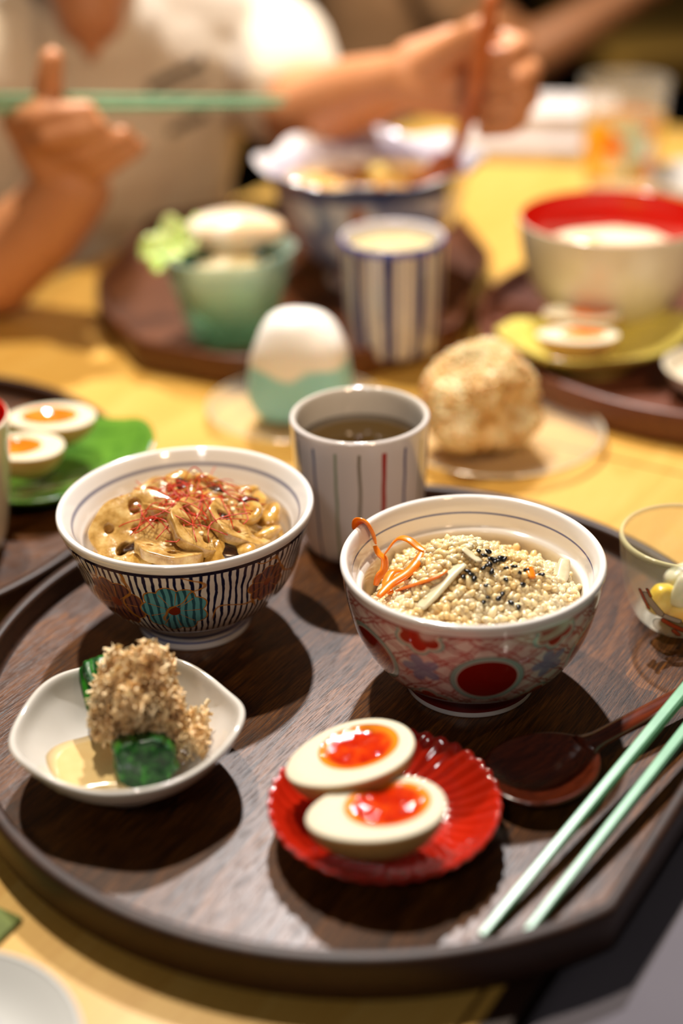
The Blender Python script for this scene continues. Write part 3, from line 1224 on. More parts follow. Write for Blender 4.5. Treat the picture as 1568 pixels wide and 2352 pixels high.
# chili threads
parts = []
rnd = random.Random(21)
for i in range(105):
    cx, cy = rnd.gauss(0.1, 1.3), rnd.gauss(-0.3, 1.1)
    L = rnd.uniform(1.2, 3.9)
    a = rnd.random() * 2 * PI
    k = rnd.uniform(-1.1, 1.1)
    z = 6.8 + rnd.uniform(-0.15, 0.45) - 0.05 * (cx * cx + cy * cy)
    arch = rnd.uniform(0.0, 0.35)
    P = []
    x, y = cx - math.cos(a) * L / 2, cy - math.sin(a) * L / 2
    for s in range(13):
        tt = s / 12
        P.append((x, y, z + arch * math.sin(PI * tt) + 0.08 * math.sin(7 * tt + i) - 0.5 * (tt - 0.5) ** 2))
        rr_ = math.hypot(x, y)
        if rr_ > 3.3:
            x, y = x * 3.3 / rr_, y * 3.3 / rr_
        a += k / 12 * 1.6
        x += math.cos(a) * L / 12
        y += math.sin(a) * L / 12
    parts.append(tube(P, 0.027, 4))
for cx, cy, hh in ((0.5, 1.5, 1.3), (0.9, 1.2, 1.0), (-0.2, 0.8, 0.9)):
    P = [(cx - 0.9 + 1.5 * tt, cy + 0.5 * math.sin(3 * tt), 6.4 + hh * math.sin(PI * tt) ** 0.8) for tt in (s / 18 for s in range(19))]
    parts.append(tube(P, 0.027, 4))
v, f = join(parts)
tag(new_obj('chili_threads', v, f, plain('chili_red', '#b01c04', 0.35, '#d23a0a', 3.0), loc=LEFTB), 'tangle of fine red chili threads on top of the striped bowl', 'chili threads', kind='stuff')
wseed = plain('white_sesame', '#e4d3a6', 0.35)
me0 = None
for x, y, z in [(1.4, 1.6, 6.75), (0.9, 1.9, 6.95), (1.9, 1.1, 6.6), (2.3, -0.3, 6.5), (2.0, -0.1, 6.55), (2.35, -0.75, 6.4), (1.6, -0.5, 6.5), (1.5, -1.2, 6.35), (2.2, -1.5, 6.1), (0.7, 0.2, 6.85), (-1.3, 0.1, 6.6), (0.2, -1.6, 6.4), (2.2, -2.3, 6.05), (0.3, 2.2, 7.0), (2.7, -0.2, 6.35), (1.9, 0.4, 6.6), (0.9, -2.5, 6.1), (-0.9, -0.7, 6.5)]:
    if me0 is None:
        o = new_obj('sesame_seed', [(a * 0.95, b, c * 1.2) for a, b, c in sv], sf, wseed)
        me0 = o.data
    else:
        o = bpy.data.objects.new('sesame_seed', me0)
        COL.objects.link(o)
    o.location = (Vector(LEFTB) + Vector((x, y, z + 0.34))) * CM
    o.rotation_euler = (rnd.uniform(-0.4, 0.4), rnd.uniform(-0.4, 0.4), rnd.random() * 6.28)
    tag(o, 'white sesame seed on the simmered lotus root', 'seed', 'white sesame seeds in the striped bowl')

# ------------------------------------------------------------------ red fluted plate and eggs
PLATE = (1.4, 44.8, FL)


def flute(r, z, a):
    k = max(0.0, min(1.0, (r - 1.9) / 2.2))
    w = math.cos(40 * (a + 0.13 * r))
    return r + 0.022 * w * k, z + 0.085 * w * k * (1 if z > 0.5 else 0)


po = spline([(0, 0.28), (2.3, 0.28), (2.45, 0.02), (2.65, 0.0), (2.8, 0.3), (3.4, 0.6), (4.2, 1.15), (4.62, 1.6), (4.7, 1.74), (4.62, 1.82)], 5)
pi_ = spline([(4.62, 1.82), (4.45, 1.76), (4.1, 1.42), (3.5, 0.95), (2.8, 0.68), (1.8, 0.58), (0, 0.55)], 7)
v, f, ri = lathe(po + pi_[1:], 340, flute)
plate = new_obj('fluted_plate', v, f, mat('red_plate'), loc=PLATE)
tag(plate, 'small glossy red fluted plate holding two egg halves', 'plate')


def egg_half(label, loc, rotz, tilt=(0, 0), a=2.75, b=2.12, group='egg halves', rich=True, ym='yolk', yo=(0.5, 0.22), yr=(1.7, 1.5)):
    t = thing('egg_half', label, 'egg', loc, rotz, group)
    t.rotation_euler = (tilt[0], tilt[1], rotz)
    n = 64
    k = 0.13

    def outl(s, th):
        x = a * math.cos(th)
        y = b * math.sin(th) * (1 + k * math.cos(th))
        return x * s, y * s
    v, f = [], []
    rows = []
    # lower shell from the bottom to the cut edge
    for j in range(1, 15):
        ph = PI / 2 * j / 14
        s = math.sin(ph)
        rows.append((s, -1.95 * math.cos(ph)))
    rows[-1] = (1.0, -0.10)
    rows += [(0.992, -0.03), (0.97, 0.0)]
    v.append((0, 0, -1.95))
    for s, z in rows:
        for q in range(n):
            x, y = outl(s, 2 * PI * q / n)
            v.append((x, y, z))
    for q in range(n):
        f.append((0, 1 + (q + 1) % n, 1 + q))
    for i in range(len(rows) - 1):
        for q in range(n):
            q2 = (q + 1) % n
            f.append((1 + i * n + q, 1 + i * n + q2, 1 + (i + 1) * n + q2, 1 + (i + 1) * n + q))
    # cut face running in to the yolk hollow
    last = 1 + (len(rows) - 1) * n
    for t_ in (0.4, 0.8, 0.98, 1.06, 1.12):
        st = len(v)
        for q in range(n):
            th = 2 * PI * q / n
            x0, y0 = outl(0.97, th)
            x1 = yo[0] + yr[0] * math.cos(th) * 1.0
            y1 = yo[1] + yr[1] * math.sin(th) * 1.0
            x, y = x0 + (x1 - x0) * min(t_, 1.12), y0 + (y1 - y0) * min(t_, 1.12)
            z = -0.02 * t_ if t_ < 0.99 else (-0.12 if t_ < 1.1 else -0.35)
            v.append((x, y, z))
        for q in range(n):
            q2 = (q + 1) % n
            f.append((last + q, last + q2, st + q2, st + q))
        last = st
    f.append(tuple(range(last, last + n)))
    new_obj('egg_white', v, f, mat('egg_white'), t)
    # yolk: sunken jelly with a lumpy surface
    v, f = [], []
    R = 14
    for i in range(R + 1):
        s = i / R
        for q in range(n):
            th = 2 * PI * q / n
            x, y = yr[0] * s * math.cos(th), yr[1] * s * math.sin(th)
            nz = mnoise.noise(Vector((x * 0.9 + loc[0], y * 0.9 + loc[1], 1.3))) * 0.16 + mnoise.noise(Vector((x * 2.2, y * 2.2 + loc[0], 5.3))) * 0.07
            z = -0.03 - 0.13 * (1 - s ** 4) + nz * (1 - s ** 6)
            v.append((x, y, z))
    for i in range(R):
        for q in range(n):
            q2 = (q + 1) % n
            f.append((i * n + q, (i + 1) * n + q, (i + 1) * n + q2, i * n + q2))
    y_ = new_obj('yolk', v, f, mat(ym), t, loc=(yo[0], yo[1], 0))
    return t


egg_half('marinated egg half at the back of the red plate', (0.05, 46.15, 4.3), 0.40, (-0.10, -0.10))
egg_half('marinated egg half at the front of the red plate', (1.0, 42.75, 4.25), 0.16, (-0.11, -0.06))

# ------------------------------------------------------------------ white dish with greens
DISH = (-9.35, 48.9, FL)


def dish_mod(r, z, a):
    k = max(0.0, min(1.0, (r - 1.6) / 3.0))
    lob = 0.035 * math.cos(5 * a + 0.3) + 0.05 * math.cos(2 * a + 0.2)
    return r * (1 + lob * 0.55 * k), z + k * k * (0.13 * math.cos(5 * a + 0.3) + 0.10 * math.cos(3 * a + 1.0))


po = spline([(0, 0.3), (1.7, 0.3), (1.85, 0.02), (2.05, 0.0), (2.2, 0.3), (3.2, 1.0), (4.3, 2.0), (4.75, 2.75), (4.78, 2.95), (4.66, 3.02)], 5)
pi_ = spline([(4.66, 3.02), (4.5, 2.9), (4.1, 2.15), (3.1, 1.2), (2.0, 0.75), (0, 0.65)], 6)
v, f, _ = lathe(po + pi_[1:], 150, dish_mod)
v = displaced(v, 0.10, 0.45, 3)
tag(new_obj('wavy_dish', v, f, mat('white_glaze'), loc=DISH), 'white wavy edged dish holding greens and fish flakes', 'dish')
# sesame sauce
v, f, _ = lathe([(2.2, 1.36), (2.45, 1.5), (1.8, 1.55), (0.9, 1.57), (0, 1.58)], 60, lambda r, z, a: (r * (1 + 0.12 * math.sin(2 * a + 1) + 0.06 * math.sin(5 * a)), z))
tag(new_obj('sesame_sauce', v, f, mat('sauce'), loc=(DISH[0] - 0.85, DISH[1] - 0.75, DISH[2])), 'puddle of creamy sauce on the left of the wavy white dish', 'sauce')


def bundle(label, loc, rot, L, R, seed):
    """squeezed bundle of cooked leaves cut to length, long folds running along x"""
    n, K = 60, 18
    v, f = [], []
    for i in range(K + 1):
        x = -L / 2 + L * i / K
        e = 1.0 - 0.10 * abs(2 * i / K - 1) ** 4
        for q in range(n):
            a = 2 * PI * q / n
            c, sn = math.cos(a), math.sin(a)
            fold = 0.13 * mnoise.noise(Vector((x * 0.35, 4.5 * c + seed, 4.5 * sn))) + 0.08 * mnoise.noise(Vector((x * 1.2, 9 * c, 9 * sn + seed)))
            r = R * e * (1 + fold)
            v.append((x, r * math.copysign(abs(c) ** 0.75, c), r * 0.85 * math.copysign(abs(sn) ** 0.75, sn)))
    for i in range(K):
        for q in range(n):
            q2 = (q + 1) % n
            f.append((i * n + q, i * n + q2, (i + 1) * n + q2, (i + 1) * n + q))
    for end, base in ((-1, 0), (1, K * n)):
        prev = [base + q for q in range(n)]
        for s_ in (0.86, 0.6, 0.3):
            st = len(v)
            for q in range(n):
                x, y, z = v[base + q]
                nz = mnoise.noise(Vector((y * s_ * 2.6, z * s_ * 2.6, seed + end)))
                v.append((x + end * (0.16 * nz - 0.05), y * s_, z * s_))
            for q in range(n):
                q2 = (q + 1) % n
                f.append((prev[q], prev[q2], st + q2, st + q) if end > 0 else (prev[q2], prev[q], st + q, st + q2))
            prev = [st + q for q in range(n)]
        f.append(tuple(prev) if end > 0 else tuple(prev[::-1]))
    o = new_obj('spinach_bundle', v, f, mat('spinach'), loc=loc)
    o.rotation_euler = rot
    return tag(o, label, 'spinach', 'cut spinach bundles')


bundle('glossy dark green spinach bundle at the front of the wavy white dish', (DISH[0] + 0.85, DISH[1] - 1.45, DISH[2] + 2.15), (0, 0.35, 1.72), 2.2, 1.3, 4)
bundle('dark spinach bundle behind the heap of fish flakes on the wavy dish', (DISH[0] - 0.9, DISH[1] + 1.9, DISH[2] + 3.2), (0, -0.35, 1.9), 2.6, 1.2, 9)
# heap of shaved fish flakes
parts = []
rnd = random.Random(5)
for i in range(3600):
    a = rnd.random() * 2 * PI
    el = math.asin(rnd.uniform(-0.35, 1.0))
    q = rnd.uniform(0.80, 1.12) + 0.42 * mnoise.noise(Vector((1.7 * math.cos(a) + 5, 1.7 * math.sin(a), 1.6 * el)))
    cx, cy, cz = 1.95 * q * math.cos(el) * math.cos(a), 1.75 * q * math.cos(el) * math.sin(a), 3.2 + 2.3 * q * math.sin(el)
    if i % 6 == 0:      # stray crumbs sliding to the right
        cx, cy, cz = rnd.uniform(0.8, 3.0), rnd.uniform(-1.6, 0.8), 1.5 + rnd.random() * 1.4
    L = rnd.uniform(0.10, 0.30)
    w = rnd.uniform(0.04, 0.12)
    M = Matrix.Translation((cx, cy, cz)) @ Matrix.Rotation(rnd.random() * 6.28, 4, 'Z') @ Matrix.Rotation(rnd.uniform(-1.3, 1.3), 4, 'Y') @ Matrix.Rotation(rnd.random() * 6.28, 4, 'X')
    k = rnd.uniform(-0.6, 0.6)
    vv = []
    for s in range(5):
        tt = s / 4 - 0.5
        vv += [(L * tt * 2, -w, k * tt * tt * L * 3), (L * tt * 2, w, k * tt * tt * L * 3 + 0.02), (L * tt * 2, w, k * tt * tt * L * 3 + 0.035), (L * tt * 2, -w, k * tt * tt * L * 3 + 0.015)]
    ff = []
    for s in range(4):
        o_ = s * 4
        for q in range(4):
            q2 = (q + 1) % 4
            ff.append((o_ + q, o_ + q2, o_ + 4 + q2, o_ + 4 + q))
    parts.append((xform(vv, M), ff))
bv, bf = ball(1.55, 1.4, 1.75, 24, 16, (0, 0, 3.1))
parts.append((displaced(bv, 0.4, 1.0, 2), bf))
v, f = join(parts)
tag(new_obj('fish_flakes', v, f, mat('bonito'), loc=(DISH[0] + 0.35, DISH[1] + 0.55, DISH[2])), 'fluffy heap of tan shaved fish flakes on the wavy white dish', 'fish flakes', kind='stuff')

# ------------------------------------------------------------------ spoon and chopsticks


def spoon(name, label, loc, rotz, L, m_, tilt=0.0):
    t = thing(name, label, 'spoon', loc, rotz)
    t.rotation_euler = (0, -tilt, rotz)
    A, B, D = 2.55, 2.1, 0.95
    v, f = [], []
    n, R = 48, 10

    def ring(s, dz, grow):
        out = []
        for q in range(n):
            th = 2 * PI * q / n
            x = (A + grow) * s * math.cos(th)
            y = (B + grow) * s * math.sin(th) * (1 - 0.10 * math.cos(th))
            out.append((x, y, D + dz - D * (1 - s ** 2.2)))
        return out
    loops = [ring(i / R, 0.0, 0.14) for i in range(1, R + 1)]
    loops += [[(x, y, z + 0.12) for x, y, z in ring(1.0, 0, 0.12)], [(x, y, z + 0.14) for x, y, z in ring(1.0, 0, 0.02)]]
    loops += [[(x, y, z + 0.2) for x, y, z in ring(i / R, 0.0, 0.0)] for i in range(R - 1, 0, -1)]
    for lp in loops:
        v += lp
    for i in range(len(loops) - 1):
        for q in range(n):
            q2 = (q + 1) % n
            f.append((i * n + q, i * n + q2, (i + 1) * n + q2, (i + 1) * n + q))
    f.append(tuple(range(n))[::-1])
    f.append(tuple(range((len(loops) - 1) * n, len(loops) * n)))
    new_obj('spoon_bowl', v, f, m_, t)
    P = spline([(2.3, 0, 0.98), (3.2, 0, 1.02), (5, 0, 1.06), (8, 0, 1.1), (L, 0, 1.14)], 6)
    nn = len(P)
    rad = [0.75 - 0.3 * min(1, i / (nn * 0.25)) + 0.10 * (i / nn) for i in range(nn)]
    v, f = tube(P, rad, 12, 0.55, up=(0, 0, 1))
    new_obj('handle', v, f, m_, t)
    return t


spoon('wooden_spoon', 'dark reddish wooden spoon lying beside the chopsticks on the near tray', (8.2, 47.5, FL), math.atan2(4.7, 7.0), 10.2, mat('spoon_wood'))
chop_m = plain('mint_lacquer', '#7fb690', 0.3, '#74aa86', 0.6, coat=0.15)


def chopstick(label, a, b, group, r0=0.16, r1=0.36, m_=None):
    A, B = Vector(a), Vector(b)
    d = B - A
    L = d.length
    P = [(0, 0, L * s / 20) for s in range(21)]
    rad = [r0 + (r1 - r0) * (s / 20) ** 0.8 for s in range(21)]
    v, f = [], []
    for p, r in zip(P, rad):
        c = r * 0.35
        for x, y in ((-r + c, -r), (r - c, -r), (r, -r + c), (r, r - c), (r - c, r), (-r + c, r), (-r, r - c), (-r, -r + c)):
            v.append((x * 0.85, y * 0.85, p[2]))
    for i in range(20):
        for k in range(8):
            k2 = (k + 1) % 8
            f.append((i * 8 + k, i * 8 + k2, (i + 1) * 8 + k2, (i + 1) * 8 + k))
    f.append(tuple(range(8))[::-1])
    f.append(tuple(range(160, 168)))
    o = new_obj('chopstick', v, f, m_ or chop_m, smooth=False)
    o.location = A * CM
    q = d.to_track_quat('Z', 'Y')
    o.rotation_mode = 'QUATERNION'
    o.rotation_quaternion = q
    return tag(o, label, 'chopstick', group)


chopstick('mint green chopstick beside the spoon, the left one of the pair on the tray', (4.75, 38.75, 1.42), (17.6, 54.9, 3.2), 'mint green chopsticks on the near tray')
chopstick('mint green chopstick nearest the flat tray side, the right one of the pair', (6.35, 38.75, 1.42), (18.3, 54.0, 3.0), 'mint green chopsticks on the near tray')

# ------------------------------------------------------------------ small glass bowl at the right of the near tray
GB = (16.75, 60.0, FL)
vessel('glass_bowl', 'small clear glass bowl printed with orange ribbons at the right edge of the near tray', 'bowl', GB,
       [(0, 0.12), (1.3, 0.1), (1.6, 0.02), (1.85, 0.18), (2.3, 0.7), (2.75, 1.8), (3.05, 3.2), (3.2, 4.4), (3.26, 4.75), (3.2, 4.95), (3.06, 4.98)],
       [(3.06, 4.98), (2.98, 4.8), (2.92, 4.3), (2.75, 3.0), (2.4, 1.8), (1.8, 1.0), (0.9, 0.75), (0, 0.72)],
       mat('painted_small_glass'), mat('clear_glass'), seg=96)
pick_y = plain('yellow_pickle', '#e2c02e', 0.25, '#efd968', 1.0, sss=0.3, ssss=0.004)
pick_w = plain('pale_jelly', '#e4e2c4', 0.2, '#d3d2a8', 1.4, sss=0.3, ssss=0.004)
for i, (x, y, z, s, r, m_, lab) in enumerate([(-1.1, -0.8, 2.1, (0.7, 0.5, 0.8), 0.5, pick_y, 'yellow pickle chunk at the left inside the small glass bowl'), (-0.2, -1.0, 2.7, (0.5, 0.5, 0.9), 1.2, pick_w, 'pale translucent pickle cube inside the small glass bowl'),
                                              (0.8, -0.7, 2.4, (0.7, 0.5, 0.8), 2.2, pick_y, 'yellow pickle chunk at the right inside the small glass bowl'), (0.2, 0.7, 2.3, (0.9, 0.6, 0.7), 0.2, pick_w, 'pale pickle piece at the back inside the small glass bowl'), (0.0, -0.2, 1.5, (1.2, 1.2, 0.6), 0.8, pick_y, 'flat yellow pickle at the bottom of the small glass bowl')]):
    v, f = ball(*s, 12, 10)
    v = [(math.copysign(abs(a / s[0]) ** 0.6 * s[0], a), math.copysign(abs(b / s[1]) ** 0.6 * s[1], b), math.copysign(abs(c / s[2]) ** 0.6 * s[2], c)) for a, b, c in v]
    o = new_obj('pickle_piece', displaced(v, 0.08, 1.5, i), f, m_, loc=(GB[0] + x, GB[1] + y, GB[2] + z - 0.3))
    o.rotation_euler = (0.3 * math.sin(i), 0.3 * math.cos(i), r)
    tag(o, lab, 'pickle')

# ------------------------------------------------------------------ left tray: cup, leaf dish, egg halves
vessel('lacquer_cup', 'tall cream cup with red inside and gold rim at the left edge', 'cup', (-21.8, 69.6, FL),
       [(0, 0.1), (2.4, 0.05), (2.8, 0.2), (3.2, 1.5), (3.7, 4.5), (4.0, 7.2), (4.05, 7.7), (3.95, 7.85)],
       [(3.95, 7.85), (3.8, 7.7), (3.7, 7.0), (3.4, 4.0), (2.7, 1.0), (0, 0.7)],
       mat('cream_glaze'), mat('red_lacquer'))


def leaf_dish(label, loc, rotz, L, W, m_, depth=1.3, lift=0.0):
    """leaf shaped dish: pointed tips, raised sides, a foot below"""
    t = thing('leaf_dish', label, 'dish', loc, rotz, 'leaf shaped dishes')
    n, R = 72, 10
    v, f = [], []

    def pt(s, th, off):
        c, sn = math.cos(th), math.sin(th)
        x = L * s * math.copysign(abs(c) ** 0.85, c)
        y = W * s * math.copysign(abs(sn) ** 1.15, sn) * (1 + 0.05 * math.sin(9 * th))
        z = 0.55 + depth * s ** 2.4 * (0.75 + 0.35 * (abs(c) ** 3)) + 0.06 * math.sin(9 * th) * s
        return x, y, z + off
    loops = [[pt(i / R, 2 * PI * q / n, -0.22) for q in range(n)] for i in range(1, R + 1)]
    loops += [[pt(1.012, 2 * PI * q / n, -0.1) for q in range(n)]]
    loops += [[pt(i / R, 2 * PI * q / n, 0.0) for q in range(n)] for i in range(R, 0, -1)]
    for lp in loops:
        v += lp
    for i in range(len(loops) - 1):
        for q in range(n):
            q2 = (q + 1) % n
            f.append((i * n + q, i * n + q2, (i + 1) * n + q2, (i + 1) * n + q))
    f.append(tuple(range(n))[::-1])
    f.append(tuple(range((len(loops) - 1) * n, len(loops) * n)))
    new_obj('dish_body', v, f, m_, t)
    v, f, _ = lathe([(W * 0.42, 0.5), (W * 0.45, 0.0), (W * 0.5, 0.0), (W * 0.5, 0.5)], 40)
    new_obj('foot_ring', [(x * 1.3, y, z) for x, y, z in v], f, m_, t)
    return t


leaf_dish('green leaf shaped dish at left holding two egg halves', (-17.3, 76.6, FL), 0.62, 6.6, 4.7, mat('leaf_green_glaze'), 1.7)
egg_half('egg half at the back of the green leaf dish, far left', (-17.4, 78.6, FL + 3.8), 0.12, (0.0, 0.05), 2.7, 2.0, yo=(-0.1, 0.15), yr=(1.7, 1.3), ym='yolk_orange')
egg_half('egg half at the front of the green leaf dish, behind the cream cup', (-18.4, 74.7, FL + 3.7), 0.15, (0.0, 0.05), 2.4, 1.9, yo=(-0.4, 0.1), yr=(1.5, 1.2), ym='yolk_orange')

# ------------------------------------------------------------------ rice balls on glass plates in the middle of the table


def glass_plate(label, loc, R, group='clear glass plates'):
    t = thing('glass_plate', label, 'plate', loc, 0, group)
    po = spline([(0, 0.12), (R * 0.5, 0.1), (R * 0.56, 0.0), (R * 0.62, 0.12), (R * 0.85, 0.35), (R * 0.98, 0.75), (R, 0.86), (R * 0.985, 0.92)], 4)
    pi_ = spline([(R * 0.985, 0.92), (R * 0.95, 0.86), (R * 0.82, 0.55), (R * 0.6, 0.36), (0, 0.32)], 4)
    v, f, _ = lathe(po + pi_[1:], 96, lambda r, z, a: (r * (1 + 0.006 * math.cos(24 * a)), z))
    new_obj('body', v, f, mat('thin_glass'), t)
    v, f, _ = lathe([(R * 0.985, 0.9), (R * 1.0, 0.94), (R * 0.985, 0.98), (R * 0.965, 0.94), (R * 0.985, 0.9)], 96)
    new_obj('rim_band', v, f, plain('gilt_rim', '#e6dcc0', 0.15, metal=0.35), t)
    return t


glass_plate('clear glass plate under the blue wrapped rice ball', (-2.9, 88.6, 0), 6.1)
glass_plate('clear glass plate under the brown rice ball', (10.3, 83.6, 0), 6.9)


def rice_ball(name, label, loc, rotz, W, D, H, m_, lumpy, seed, power=0.8, grains=0, lean=0.0, taper=0.37):
    v, f = ball(1, 1, 1, 48, 32)
    out = []
    for x, y, z in v:
        zz = (z + 1) / 2
        k = 1.0 - taper * zz ** 1.5
        X = math.copysign(abs(x) ** power, x) * W * k
        Y = math.copysign(abs(y) ** power, y) * D * (1 - 0.18 * zz)
        Z = (math.copysign(abs(z) ** 0.72, z) + 1) / 2 * H
        out.append((X + lean * zz, Y, Z))
    out = displaced(out, lumpy, 0.55, seed)
    rr = random.Random(seed)
    parts = [(out, f)]
    if grains:
        g_v, g_f = ball(0.32, 0.18, 0.16, 7, 5)
        idx = rr.sample(range(len(out)), grains)
        for i in idx:
            M = Matrix.Translation(out[i]) @ Matrix.Rotation(rr.random() * 6.28, 4, 'Z') @ Matrix.Rotation(rr.random() * 6.28, 4, 'Y')
            parts.append((xform(g_v, M), g_f))
    v, f = join(parts)
    mz = min(p[2] for p in v)
    v = [(a, b, c - mz) for a, b, c in v]
    o = new_obj(name, v, f, m_, loc=loc)
    o.rotation_euler = (0, 0, rotz)
    return tag(o, label, 'rice ball')


rice_ball('rice_ball', 'white rice ball wrapped in pale blue paper on a glass plate', (-2.6, 87.3, 0.33), -0.25, 3.75, 2.5, 7.6, mat('wrapped_rice'), 0.22, 3, 0.6, lean=0.2)
rice_ball('rice_ball', 'brown mixed rice ball on a glass plate beside the teacup', (8.8, 82.0, 0.33), 0.25, 4.4, 3.0, 6.1, mat('takikomi'), 0.8, 8, 0.75, grains=1100, lean=0.3, taper=0.55)

# ------------------------------------------------------------------ angular tray: noodle bowl, blue cup, green glass
UD = (3.0, 113.2, FL)


def scallop(r, z, a):
    k = max(0.0, min(1.0, (r - 5.0) / 3.5))
    c = math.cos(8 * a + 0.4)
    return r * (1 + 0.035 * c * k), z + 0.28 * c * k


vessel('noodle_bowl', 'large white and blue scalloped bowl of noodles in front of the seated person', 'bowl', UD,
       [(3.4, 0.9), (4.2, 1.4), (6.0, 3.2), (7.1, 5.6), (7.6, 7.8), (8.3, 9.2), (8.95, 9.8), (8.85, 9.98)],
       [(8.85, 9.98), (8.5, 9.8), (7.6, 8.9), (7.1, 7.9), (6.7, 6.0), (5.4, 3.2), (3.0, 1.6), (0, 1.4)],
       mat('udon_bowl_outside'), mat('udon_bowl_inside'),
       [(3.2, 1.0), (3.3, 0.05), (3.5, 0.0), (3.7, 0.05), (3.6, 0.6), (3.5, 1.1)], mat('udon_bowl_outside'), mod=scallop, seg=128)
liquid('noodle_broth', 'amber broth filling the large scalloped bowl', 'broth', UD, 6.9, 7.2, mat('soup'))
parts = []
rnd = random.Random(31)
for i in range(90):
    a, r = rnd.random() * 6.28, 5.9 * math.sqrt(rnd.random())
    x, y = r * math.cos(a), r * math.sin(a)
    h = rnd.random() * 6.28
    k = rnd.uniform(-1.5, 1.5)
    P = []
    for s in range(9):
        rr_ = math.hypot(x, y)
        if rr_ > 6.3:
            x *= 6.3 / rr_
            y *= 6.3 / rr_
        P.append((x, y, 7.35 + 0.3 * math.sin(s * 0.9 + i) + 0.4 * (1 - (x * x + y * y) / 40)))
        h += k / 6
        x += 0.45 * math.cos(h)
        y += 0.45 * math.sin(h)
    parts.append(tube(P, 0.26, 6))
v, f = join(parts)
tag(new_obj('noodles', v, f, plain('noodle', '#d9a248', 0.25, '#e8bf70', 0.5, coat=0.3), loc=UD), 'glossy orange noodles in the large scalloped bowl', 'noodles', kind='stuff')
for i, (nm, lab, cat_, x, y, z, s, m_) in enumerate([
        ('meat_slice', 'brown peaked meat slice on the noodles of the scalloped bowl', 'meat', -1.6, 1.2, 9.2, (1.5, 1.0, 1.1), plain('brown_meat', '#6a3d10', 0.4, '#8a5a1c', 1.0)),
        ('egg_yolk', 'pale yellow egg piece shining on the noodles of the scalloped bowl', 'egg', 1.2, 2.0, 9.3, (1.5, 1.2, 0.9), plain('pale_egg', '#f2dc84', 0.25)),
        ('shrimp_piece', 'orange shrimp piece at the right on the noodles of the scalloped bowl', 'shrimp', 4.0, 0.6, 8.9, (1.6, 0.8, 0.6), plain('shrimp', '#e07a24', 0.3, '#f0a050', 0.8))]):
    v, f = ball(*s, 18, 12)
    o = new_obj(nm, displaced(v, 0.3, 0.8, i * 4), f, m_, loc=(UD[0] + x, UD[1] + y, UD[2] + z - 1.1))
    o.rotation_euler = (0.2, 0.3 * i, i)
    tag(o, lab, cat_)
BC = (4.15, 97.6, FL)
vessel('teacup', 'white cup with bold vertical blue stripes in front of the scalloped bowl', 'cup', BC,
       [(0, 0.1), (2.6, 0.05), (3.0, 0.15), (3.3, 0.8), (3.6, 4.0), (3.72, 7.8), (3.74, 8.3), (3.62, 8.45)],
       [(3.62, 8.45), (3.5, 8.35), (3.44, 7.8), (3.3, 4.0), (2.8, 0.8), (0, 0.6)],
       mat('blue_stripe_cup'), plain('lavender_glaze', '#d4d2e0', 0.12, coat=0.5))
liquid('pale_tea', 'pale tea filling the blue striped cup', 'tea', BC, 3.42, 7.6, plain('pale_tea', '#cdbb86', 0.05, '#d8c692', 0.5))

GG = (-7.9, 101.0, FL)
vessel('glass_dish', 'tapered green glass dish filled with salad on the angular tray', 'dish', GG,
       [(0, 0.1), (2.7, 0.05), (3.0, 0.1), (3.3, 0.9), (3.9, 3.2), (4.6, 5.6), (5.0, 6.7), (4.95, 6.9)],
       [(4.95, 6.9), (4.8, 6.75), (4.35, 5.5), (3.65, 3.2), (3.0, 1.0), (0, 0.8)],
       mat('green_glass'), mat('green_glass'), seg=80, mod=lambda r, z, a: (r * (1 + 0.03 * math.cos(6 * a)), z))
rnd = random.Random(77)


def curl_leaf(label, name, loc, R, m_, seed, rot):
    rr = random.Random(seed)
    v, f = [], []
    n, K = 40, 7
    for i in range(K + 1):
        for q in range(n):
            th = 2 * PI * q / n
            s = i / K
            r = R * s * (1 + 0.12 * math.sin(5 * th + seed) * s)
            z = 0.35 * R * s * s + 0.16 * R * s * math.sin(6 * th + seed)
            v.append((r * math.cos(th), r * 0.8 * math.sin(th), z))
    for i in range(K):
        for q in range(n):
            q2 = (q + 1) % n
            f.append((i * n + q, (i + 1) * n + q, (i + 1) * n + q2, i * n + q2))
    o = new_obj(name, v, f, m_, loc=loc)
    o.rotation_euler = rot
    add_mod(o, 'SOLIDIFY', thickness=0.12 * CM, offset=0)
    bake(o)
    return tag(o, label, 'leaf')


